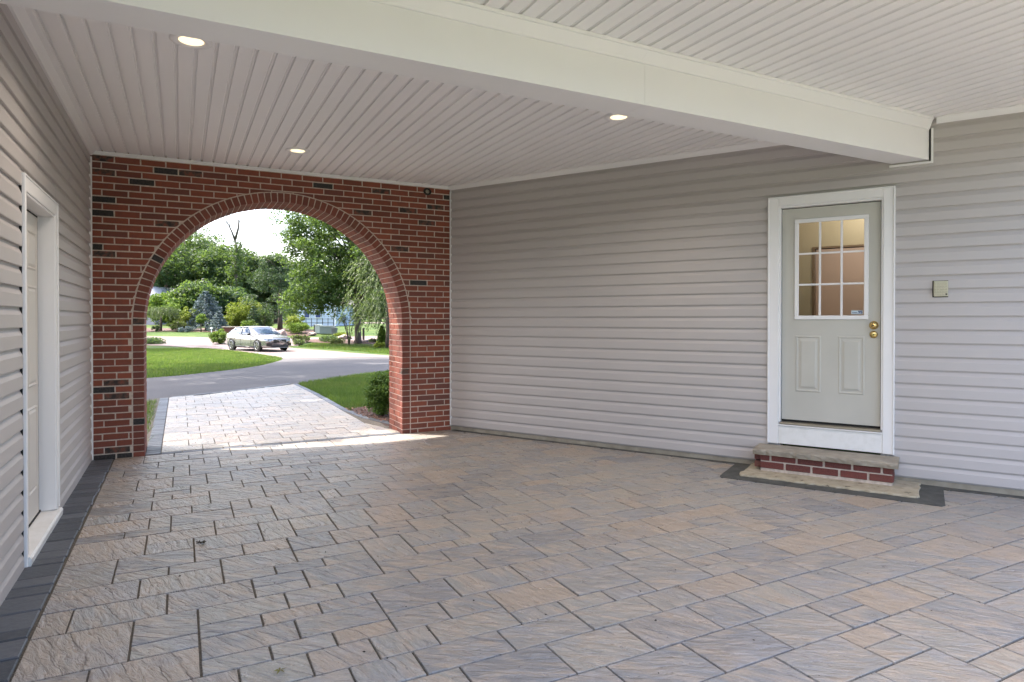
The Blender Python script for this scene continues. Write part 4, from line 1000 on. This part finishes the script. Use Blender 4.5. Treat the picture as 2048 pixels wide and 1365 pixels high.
# grass blades on the near lawns
def inpoly(x, y, poly):
    ins = np.zeros(len(x), bool); n = len(poly)
    for i in range(n):
        x0, y0 = poly[i]; x1, y1 = poly[(i + 1) % n]
        cnd = ((y0 > y) != (y1 > y)) & (x < (x1 - x0) * (y - y0) / ((y1 - y0) + 1e-12) + x0); ins ^= cnd
    return ins
def blades(name, poly, n, h, w, label):
    xs = [p[0] for p in poly]; ys = [p[1] for p in poly]
    x = rng.uniform(min(xs), max(xs), n * 3); y = rng.uniform(min(ys), max(ys), n * 3)
    k = inpoly(x, y, poly); x = x[k][:n]; y = y[k][:n]; n = len(x)
    dd = (x - CX) * st + (y - CY) * ct; z = np.interp(dd, [a for a, b in KN], [b for a, b in KN]) - .05
    a = rng.uniform(0, 6.28, n); lean = rng.normal(0, .4, (n, 2)); hh = (h * rng.uniform(.5, 1.35, n)) + .045
    b0 = np.stack([x - np.cos(a) * w, y - np.sin(a) * w, z], 1); b1 = np.stack([x + np.cos(a) * w, y + np.sin(a) * w, z], 1)
    t1 = np.stack([x + np.cos(a) * w * .3 + lean[:, 0] * hh, y + np.sin(a) * w * .3 + lean[:, 1] * hh, z + hh], 1); t0 = np.stack([x - np.cos(a) * w * .3 + lean[:, 0] * hh, y - np.sin(a) * w * .3 + lean[:, 1] * hh, z + hh], 1)
    quads(name, np.stack([b0, b1, t1, t0], 1), G['grass'], kind='stuff', label=label, cat='grass')
rl = [(3.16, 7.3), (3.12, 2.6), (3.5, 2.9), (5.2, 2.4), (9, 8), (10, 12.0)] + [(q[0], q[1] - .06) for q in reversed(smooth(near_edge, 4)) if 3.1 < q[0] < 9.8]
blades('lawn_grass', rl, 46000, .035, .005, 'sunlit grass of the lawn right of the paved driveway')
blades('lawn_grass', [(-1.2, .7), (.44, .7), (.44, 5.0), (-1.2, 4.4)], 9000, .045, .005, 'narrow strip of grass left of the paved driveway')
isl = [(p[0], p[1] + .0) for p in island if p[1] < 40] + [(-3, 40), (-3, 9.2)]
isl = [p for p in isl if p[0] > -3.01]
blades('lawn_grass', isl, 60000, .04, .012, 'grass of the rounded island lawn between the two drives')
blades('lawn_grass', [(7.9, 38), (10.3, 31), (11.2, 25), (20, 21), (22, 31), (14, 36), (12, 39), (9.4, 41)], 26000, .04, .02, 'grass strip in front of the thick trunk beyond the drive')

# ---------------------------------------------------------------- trees that shade the drive from the left, and an added right-hand sky blocker
def shade_tree(x, y, top, rx, rz, n, per, size, label, off=0):
    e = empty('shade_tree', (x, y, gz(x, y)), label=label, cat='tree', group='tall trees beside the drive'); z0 = gz(x, y)
    trunk_mesh(x, y, z0, top - rz, .22, rx * .8, 8, 0, parent=e)
    c = crown_centers(n, (x + off, y, top - rz), rx, rz, .3)
    if off:
        q = MB()
        for c_ in c[::12]: q.tube([(x, y, z0 + 6), ((x + c_[0]) / 2, y + (c_[1] - y) * .4, z0 + 10), tuple(c_)], [.14, .08, .02], 5)
        q.build('limbs', M['bark'], e, True)
    quads('crown', leaf_quads(clump_pts(c, rng.uniform(.5, .9, len(c)), per, .6), size, .2), G['wood'], e)
shade_tree(-2.9, 8.6, 13.2, 4.3, 2.6, 190, 120, .30, 'tall leafy tree left of the paved driveway outside the arch', 1.5)
shade_tree(-2.0, 16.2, 14.2, 4.9, 3.2, 170, 130, .28, 'tall leafy tree left of the asphalt drive outside the arch')
shade_tree(-2.4, 20.5, 15.0, 5.0, 2.6, 170, 130, .28, 'very tall spreading tree leaning over the drive from the left of the arch view', 5.2)
shade_tree(-3.7, 6.2, 12.2, 2.5, 2.2, 80, 120, .26, 'smaller leafy tree left of the paved driveway, nearest to the arch')
shade_tree(9.5, 8.5, 13.5, 4.2, 3.2, 130, 100, .32, 'unseen leafy tree added behind the right pier of the arch to block sky light')  # put in out of view to hold sky light off the drive
shade_tree(-6.5, 44, 15.0, 4.2, 3.2, 130, 110, .32, 'tall leafy tree at the far left beyond the island lawn')

# ---------------------------------------------------------------- houses, boxes, rocks, posts
def house(px0, px1, d, zt_, ridge, depth_, wallm, roofm, label, gable=True):
    x0, y0 = spot(px0, d); x1, y1 = spot(px1, d); z0 = gz(x0, y0) - .2
    a = Vector((x0, y0, 0)); b = Vector((x1, y1, 0)); n = Vector((st, ct, 0)); mid_ = (a + b) / 2
    e = empty('house', (mid_.x, mid_.y, z0), label=label, cat='house')
    Z = lambda p, z: (p.x, p.y, z)
    q = MB(); A, B, Cc, D = a, b, b + n * depth_, a + n * depth_
    q.add([Z(A, z0), Z(B, z0), Z(Cc, z0), Z(D, z0), Z(A, zt_), Z(B, zt_), Z(Cc, zt_), Z(D, zt_), Z(mid_, ridge), Z(mid_ + n * depth_, ridge)], [(0, 1, 5, 8, 4), (1, 2, 6, 5), (2, 3, 7, 9, 6), (3, 0, 4, 7)])
    w = q.build('wall', wallm, e)
    q = MB(); w_ = (b - a).normalized() * .3; o = n * -.3
    for p, s_ in ((a, -1), (b, 1)):
        e0 = p + w_ * s_ + o; dz = (ridge - zt_) * .3 / ((b - a).length / 2)
        vs = [Z(e0, zt_ - dz), Z(mid_ + o, ridge + .05), Z(mid_ + n * (depth_ + .3), ridge + .05), Z(e0 + n * (depth_ + .6), zt_ - dz)]
        vs += [(x_, y_, z_ + .14) for x_, y_, z_ in vs]
        q.add(vs, [(0, 1, 2, 3), (7, 6, 5, 4), (0, 4, 5, 1), (1, 5, 6, 2), (2, 6, 7, 3), (3, 7, 4, 0)])
    q.build('roof', roofm, e)
    return e, a, b, n, z0
wm = mat('pale_blue_siding', (.42, .50, .62), .7); wv = N(wm, 'ShaderNodeTexWave', bands_direction='Z'); wv.inputs['Scale'].default_value = 1.6; L(wm, pos(wm), wv.inputs['Vector']); setn(wm, bump(wm, wv.outputs[0], .6, .03))
e, a, b, n, z0 = house(594, 672, 74, 3.2, 4.6, 10, wm, M['roof'], 'pale blue sided house seen under the oak branches')
q = MB(); p = b - n * .01; dr_ = (a - b).normalized()
q.box((0, 0, 0), (.14, .05, 3.0), lambda v_: Vector(p) + dr_ * v_.x - n * v_.y + Vector((0, 0, z0 + v_.z))); q.build('corner_board', M['white'], e)
for k in (1.7, 3.0):
    q = MB(); q.box((k, 0, 1.1), (k + .7, .06, 2.1), lambda v_: Vector(p) + dr_ * v_.x - n * v_.y + Vector((0, 0, z0 + v_.z))); fr_ = q.build('window', M['white'], e)
    q = MB(); q.box((k + .06, 0, 1.16), (k + .64, .07, 2.04), lambda v_: Vector(p) + dr_ * v_.x - n * v_.y + Vector((0, 0, z0 + v_.z))); q.build('pane', M['sticker_ink'], fr_)
# dark rail fence by the house
fe = empty('rail_fence', (*spot(640, 70), .5), label='thin dark rail fence in front of the pale blue house', cat='fence')
for k in range(6):
    x, y = spot(612 + k * 11, 70); q = MB(); q.box((x - .03, y - .03, gz(x, y) - .05), (x + .03, y + .03, gz(x, y) + .95)); q.build('post', M['rubber'], fe)
for hh in (.85, .45):
    q = MB(); q.tube([(*spot(612, 70), gz(*spot(612, 70)) + hh), (*spot(667, 70), gz(*spot(667, 70)) + hh)], .025, 6); q.build('rail', M['rubber'], fe)
gm = mat('grey_lilac_siding', (.36, .33, .38), .8)
house(250, 309, 84, 3.4, 5.6, 9, gm, mat('pale_roof', (.45, .44, .46), .8), 'grey house corner at the far left behind the trees')
gx = lambda px, d: (*spot(px, d), gz(*spot(px, d)))
ubm = mat('utility_grey', (.16, .20, .20), .6)
for px, d, w, h, lb, mm in ((656, 54.2, 1.25, .66, 'wide grey green utility cabinet on the lawn', ubm), (638, 54.6, .5, .72, 'narrow pale utility box left of the wide cabinet', mat('utility_pale', (.36, .42, .40), .6)), (633, 55.4, .3, .7, 'narrow dark utility post box at the left end of the cabinets', mat('utility_dark', (.06, .06, .05), .7)), (669, 53.6, .35, .55, 'small dark grey box right of the wide utility cabinet', mat('utility_dark2', (.10, .11, .12), .7))):
    x, y, z = gx(px, d); e = empty('utility_box', (x, y, z), label=lb, cat='utility box', group='utility cabinets on the lawn')
    q = MB(); q.box((-w / 2, -.3, 0), (w / 2, .3, h - .06), lambda v_: Vector((x + v_.x * ct + v_.y * st, y - v_.x * st + v_.y * ct, z + v_.z)), .01); q.build('body', mm, e)
    q = MB(); q.box((-w / 2 - .03, -.34, h - .06), (w / 2 + .03, .33, h), lambda v_: Vector((x + v_.x * ct + v_.y * st, y - v_.x * st + v_.y * ct, z + v_.z)), .012); q.build('lid', mm, e)
# brown wall with pale cap behind the car
x, y, z = gx(466, 51.5); F_ = lambda v_: Vector((x + v_.x * ct + v_.y * st, y - v_.x * st + v_.y * ct, z + v_.z)); e = empty('garden_wall', (x, y, z), label='short brown brick garden wall with a pale coping behind the parked car', cat='wall')
q = MB(); q.box((-.75, -.15, -.2), (1.6, .15, .78), F_); q.build('body', mat('brown_brick', (.10, .035, .025), .8), e)
q = MB(); q.box((-.82, -.2, .78), (1.67, .2, .86), F_, .01); q.build('coping', M['tread'], e)
def rock(px, d, w, h, lb):
    x, y, z = gx(px, d); bm = bmesh.new(); bmesh.ops.create_icosphere(bm, subdivisions=3, radius=1)
    for v_ in bm.verts:
        c_ = v_.co; k = 1 + .18 * math.sin(c_.x * 5 + px) * math.cos(c_.z * 4) + random.uniform(-.05, .05); v_.co = Vector((x + c_.x * w * k, y + c_.y * w * .8 * k, z + h * .35 + c_.z * h * .65 * k))
    me = bpy.data.meshes.new('boulder'); bm.to_mesh(me); bm.free(); me.materials.append(M['rock']); o = bpy.data.objects.new('boulder', me); COL.objects.link(o); tag(o, lb, 'boulder', 'boulders on the garden beds')
m = M['rock'] = mat('pink_grey_rock', rough=.85); n1 = noise(m, pos(m), 3, 5); setc(m, ramp(m, n1, [(.3, (.16, .12, .11)), (.7, (.40, .31, .29))])); setn(m, bump(m, noise(m, pos(m), 9, 5), .8, .05))
rock(562, 50.5, .42, .72, 'pinkish upright boulder behind the windscreen of the car')
rock(690, 50.5, .55, .3, 'flat grey boulder left of the thick trunk')
rock(624, 53, .35, .25, 'small grey boulder left of the utility boxes')
rock(730, 47.5, .25, .18, 'small rock at the foot of the wooden post')
x, y, z = gx(423, 54.0); e = empty('path_light', (x, y, z), label='little pale path light post at the lawn edge left of the car', cat='lamp post')
q = MB(); q.tube([(x, y, z - .05), (x, y, z + .42)], .035, 8); q.build('post', M['white'], e)
q = MB(); q.lathe([(.02, .56), (.10, .48), (.10, .46), (.05, .44)], lambda a_, b_, h: (x + a_, y + b_, z + h), 12); q.build('cap', M['white'], e)
x, y, z = gx(727, 47.8); q = MB(); q.tube([(x, y, z - .1), (x, y, z + 1.05)], .08, 8); q.build('wooden_post', M['bark'], label='short weathered wooden post right of the thick trunk', cat='post')

# ---------------------------------------------------------------- parked car
cx0, cy0 = spot(517, 37.6); hx, hy = .417, -.909; nrm = math.hypot(hx, hy); H_ = Vector((hx / nrm, hy / nrm, 0)); Sd = Vector((-H_.y, H_.x, 0))   # Sd: car's left
RWp = Vector((cx0, cy0, 0)) ; CEN = RWp - H_ * 1.43 + Sd * .80; CG = -.50
car = empty('parked_car', (CEN.x, CEN.y, CG), label='silver four door saloon car parked on the pinkish drive beyond the lawn', cat='car')
def CF(p): return CEN + H_ * p[0] + Sd * p[1] + Vector((0, 0, CG + .0 + p[2]))
paint = mat('silver_paint', (.36, .36, .36), .2, .7); P(paint).inputs['Coat Weight'].default_value = .6
glassd = mat('car_glass', (.03, .05, .09), .04, 0, .9); blk = mat('black_trim', (.012, .012, .013), .35); alloy = mat('alloy', (.55, .56, .58), .3, .9)
st_ = [(-2.38, .70, .30, .80, .88), (-2.33, .80, .22, .98, .94), (-2.0, .88, .18, 1.04, .97), (-1.43, .915, .17, 1.04, .97), (-.7, .92, .16, .99, .96), (0, .925, .16, .96, .94), (.7, .925, .16, .945, .93), (1.15, .92, .17, .945, .95), (1.6, .905, .18, .90, .92), (2.0, .87, .20, .83, .86), (2.25, .78, .22, .76, .78), (2.37, .62, .26, .66, .66)]
def body_ring(s):
    x, w, zb, zt_, zc_ = s; sh = zb + (zt_ - zb) * .62
    half = [(0, zb), (w * .80, zb), (w * .95, zb + .05), (w * .985, zb + .16), (w * .97, zb + .30), (w * 1.0, sh), (w * .985, sh + .06), (w * .95, zt_ - .05), (w * .86, zt_ - .005), (w * .5, zt_ + .025), (0, zt_ + .035)]
    return [(x, y_, z_) for y_, z_ in half] + [(x, -y_, z_) for y_, z_ in reversed(half[1:-1])]
rings = [body_ring(s) for s in st_]; q = MB(); n = len(rings[0])
q.add([CF(p) for r_ in rings for p in r_], [(i * n + k, i * n + (k + 1) % n, (i + 1) * n + (k + 1) % n, (i + 1) * n + k) for i in range(len(rings) - 1) for k in range(n)] + [tuple(range(n)), tuple((len(rings) - 1) * n + k for k in range(n))])
ob = q.build('body', paint, car, True)
# greenhouse
gh = [(-2.02, .62, 1.05, 1.055), (-1.55, .66, 1.04, 1.22), (-.95, .69, 1.0, 1.385), (-.3, .70, .97, 1.435), (.15, .69, .95, 1.41), (.55, .66, .94, 1.26), (1.12, .60, .94, .965)]
q = MB(); vs = []
for x, wt, zb, zt_ in gh:
    wb = .86 if -1.9 < x < 1.05 else .74; k = (zt_ - zb) / .47; vs += [CF(p) for p in ((x, wb, zb), (x, wb - (wb - wt) * min(1, k * 1.0) * .9, zt_ - .03), (x, wt * .82, zt_), (x, 0, zt_ + .015), (x, -wt * .82, zt_), (x, -(wb - (wb - wt) * min(1, k) * .9), zt_ - .03), (x, -wb, zb))]
q.add(vs, [(i * 7 + k, i * 7 + k + 1, i * 7 + 8 + k, i * 7 + 7 + k) for i in range(len(gh) - 1) for k in range(6)]); q.build('glass', glassd, car, True)
def strip(name, pts, w, m_, parent=car):
    q = MB(); q.tube([CF(p) for p in pts], w, 6); return q.build(name, m_, parent, True)
# roof skin just above the glass
q = MB(); vs = []
rf = [(-1.25, .685, 1.32), (-.95, .69, 1.39), (-.3, .70, 1.44), (.15, .69, 1.415), (.30, .66, 1.365)]
for x, wt, zt_ in rf: vs += [CF(p) for p in ((x, wt * 1.02, zt_ - .022), (x, wt * .83, zt_ + .010), (x, 0, zt_ + .025), (x, -wt * .83, zt_ + .010), (x, -wt * 1.02, zt_ - .022))]
q.add(vs, [(i * 5 + k, i * 5 + k + 1, i * 5 + 6 + k, i * 5 + 5 + k) for i in range(len(rf) - 1) for k in range(4)]); q.build('roof', paint, car, True)
for s_ in (1, -1):
    strip('pillar', [(.25, s_ * .70, 1.385), (.62, s_ * .735, 1.20), (1.1, s_ * .79, .96)], .035, paint)
    strip('pillar', [(-1.2, s_ * .70, 1.32), (-1.6, s_ * .74, 1.16), (-2.0, s_ * .70, 1.06)], .06, paint)
    strip('door_pillar', [(-.42, s_ * .72, 1.39), (-.36, s_ * .865, .98)], .028, blk)
    strip('window_trim', [(-1.75, s_ * .80, 1.055), (-.9, s_ * .872, 1.0), (.3, s_ * .872, .965), (.95, s_ * .84, .955)], .012, alloy)
    strip('roof_rail', [(-1.2, s_ * .71, 1.345), (-.5, s_ * .725, 1.41), (.15, s_ * .72, 1.40)], .02, paint)
    strip('door_seam', [(.72, s_ * .925, .90), (.78, s_ * .922, .6), (.70, s_ * .91, .3)], .006, blk); strip('door_seam', [(-.40, s_ * .928, .96), (-.40, s_ * .928, .6), (-.38, s_ * .915, .3)], .006, blk); strip('door_seam', [(-1.25, s_ * .92, .98), (-1.05, s_ * .922, .7), (-1.0, s_ * .912, .45)], .006, blk)
    strip('sill_trim', [(-1.0, s_ * .90, .24), (1.0, s_ * .90, .24)], .035, blk)
    for hx_ in (-.15, -1.05): strip('door_handle', [(hx_, s_ * .935, .84), (hx_ - .2, s_ * .935, .85)], .014, alloy)
    q = MB(); q.lathe([(.01, -.10), (.06, -.085), (.085, 0), (.06, .05), (.01, .06)], lambda a_, b_, h: CF((.70 + h, s_ * (.98 + a_ * 1.2), 1.0 + b_ * .8)), 12); q.build('mirror', paint if s_ > 0 else blk, car, True)
    for wx in (1.43, -1.43):
        q = MB(); q.lathe([(.385, .0), (.385, .004), (.01, .004)], lambda a_, b_, h, wx=wx: CF((wx + a_, s_ * (.905 + h * 2), .34 + b_)), 28, True); q.build('wheel_arch', blk, car)
        wh = empty('wheel', tuple(CF((wx, s_ * .88, .33)))); wh.parent = car; wh.matrix_parent_inverse = parent_inv(car)
        def wb_(q_, name, m_):
            o_ = q_.build(name, m_); o_.parent = wh; o_.matrix_parent_inverse = (Matrix.Translation(CF((wx, s_ * .88, .33)))).inverted()
        q = MB(); q.lathe([(.24, .05), (.325, .045), (.338, .02), (.338, -.16), (.24, -.17)], lambda a_, b_, h, wx=wx: CF((wx + a_, s_ * (.885 + h), .338 + b_)), 30); wb_(q, 'tyre', M['rubber'])
        q = MB(); q.lathe([(.245, .052), (.235, .056), (.228, .03), (.225, -.02), (.05, -.02)], lambda a_, b_, h, wx=wx: CF((wx + a_, s_ * (.885 + h), .338 + b_)), 30); 
        for k in range(5):
            a_ = 6.283 * k / 5 + .3
            for o2 in (-.16, .16): q.add([CF((wx + math.cos(a_ + o2 * .3 + dq) * rr2, s_ * (.885 + .045), .338 + math.sin(a_ + o2 * .3 + dq) * rr2)) for rr2, dq in ((.03, -.3), (.232, o2 - .075), (.232, o2 + .075), (.03, .3))], [(0, 1, 2, 3)])
        wb_(q, 'rim', alloy)
    # headlight, fog vent
    q = MB(); q.add([CF(p) for p in ((2.02, s_ * .885, .72), (2.25, s_ * .70, .66), (2.345, s_ * .50, .64), (2.33, s_ * .50, .71), (2.2, s_ * .72, .765), (2.0, s_ * .875, .80))], [(0, 1, 2, 3, 4, 5)]); q.v = [tuple(Vector(v_) + H_ * .03 + Sd * (s_ * .012)) for v_ in q.v]; q.build('headlight', mat('lamp_glass', (.22, .24, .27), .1, .6), car)
    q = MB(); q.add([CF(p) for p in ((2.22, s_ * .80, .30), (2.36, s_ * .56, .30), (2.40, s_ * .50, .44), (2.24, s_ * .80, .50))], [(0, 1, 2, 3)]); q.v = [tuple(Vector(v_) + H_ * .045 + Sd * (s_ * .01)) for v_ in q.v]; q.build('fog_vent', blk, car)
q = MB(); q.box((2.30, -.42, .50), (2.415, .42, .69), CF, .03); gr = q.build('grille', blk, car)
q = MB(); q.lathe([(.075, 0), (.060, .008), (.055, 0)], lambda a_, b_, h: CF((2.42 + h, a_, .60 + b_)), 20); q.tube([CF((2.422, .28, .52)), CF((2.422, -.26, .68))], .012, 6); q.build('badge', alloy, gr)
q = MB(); q.box((2.28, -.55, .24), (2.405, .55, .34), CF, .02); q.build('lower_intake', blk, car)
q = MB(); q.box((2.36, -.60, .195), (2.425, .60, .225), CF, .01); q.build('splitter', paint, car)
strip('bonnet_seam', [(1.12, .74, .965), (1.8, .74, .90), (2.2, .66, .775), (2.31, 0, .74), (2.2, -.66, .775), (1.8, -.74, .90), (1.12, -.74, .965)], .006, blk)
strip('wiper_cowl', [(1.13, .66, .962), (1.18, 0, .985), (1.13, -.66, .962)], .03, blk)

# ---------------------------------------------------------------- small litter on the floor
leafm = mat('dry_leaf', (.16, .14, .03), .7); twig = mat('dark_debris', (.03, .025, .018), .9)
def fl(px, py):
    u = (px - 1024) / 1281; k = CZ / ((py - 638) / 1281); return CX + k * (u * ct + st), CY + k * (-u * st + ct)
x, y = fl(558, 1350); q = MB()
for k in range(5):
    a = k * 1.26 + .3; q.add([(x, y, .012), (x + math.cos(a - .4) * .012, y + math.sin(a - .4) * .012, .016), (x + math.cos(a) * .026, y + math.sin(a) * .026, .010), (x + math.cos(a + .4) * .012, y + math.sin(a + .4) * .012, .013)], [(0, 1, 2, 3)])
q.build('fallen_leaf', leafm, label='small yellow green fallen leaf on the pavers at the bottom edge', cat='leaf')
x, y = fl(400, 1089); q = MB()
for k in range(9):
    a = random.uniform(0, 6.28); q.tube([(x + random.uniform(-.02, .02), y + random.uniform(-.02, .02), .006), (x + math.cos(a) * .03, y + math.sin(a) * .03, .012)], .003, 5)
q.build('dry_debris', twig, label='little dark clump of dry plant debris on the pavers left of centre', cat='debris')
bits = []
for k in range(90):
    px, py = random.uniform(200, 2040), random.uniform(960, 1360); bits.append((*fl(px, py), .004))
quads('litter_specks', leaf_quads(np.array(bits), .012, .8, .5), twig, kind='stuff', label='tiny dark specks and crumbs scattered over the pavers', cat='debris')
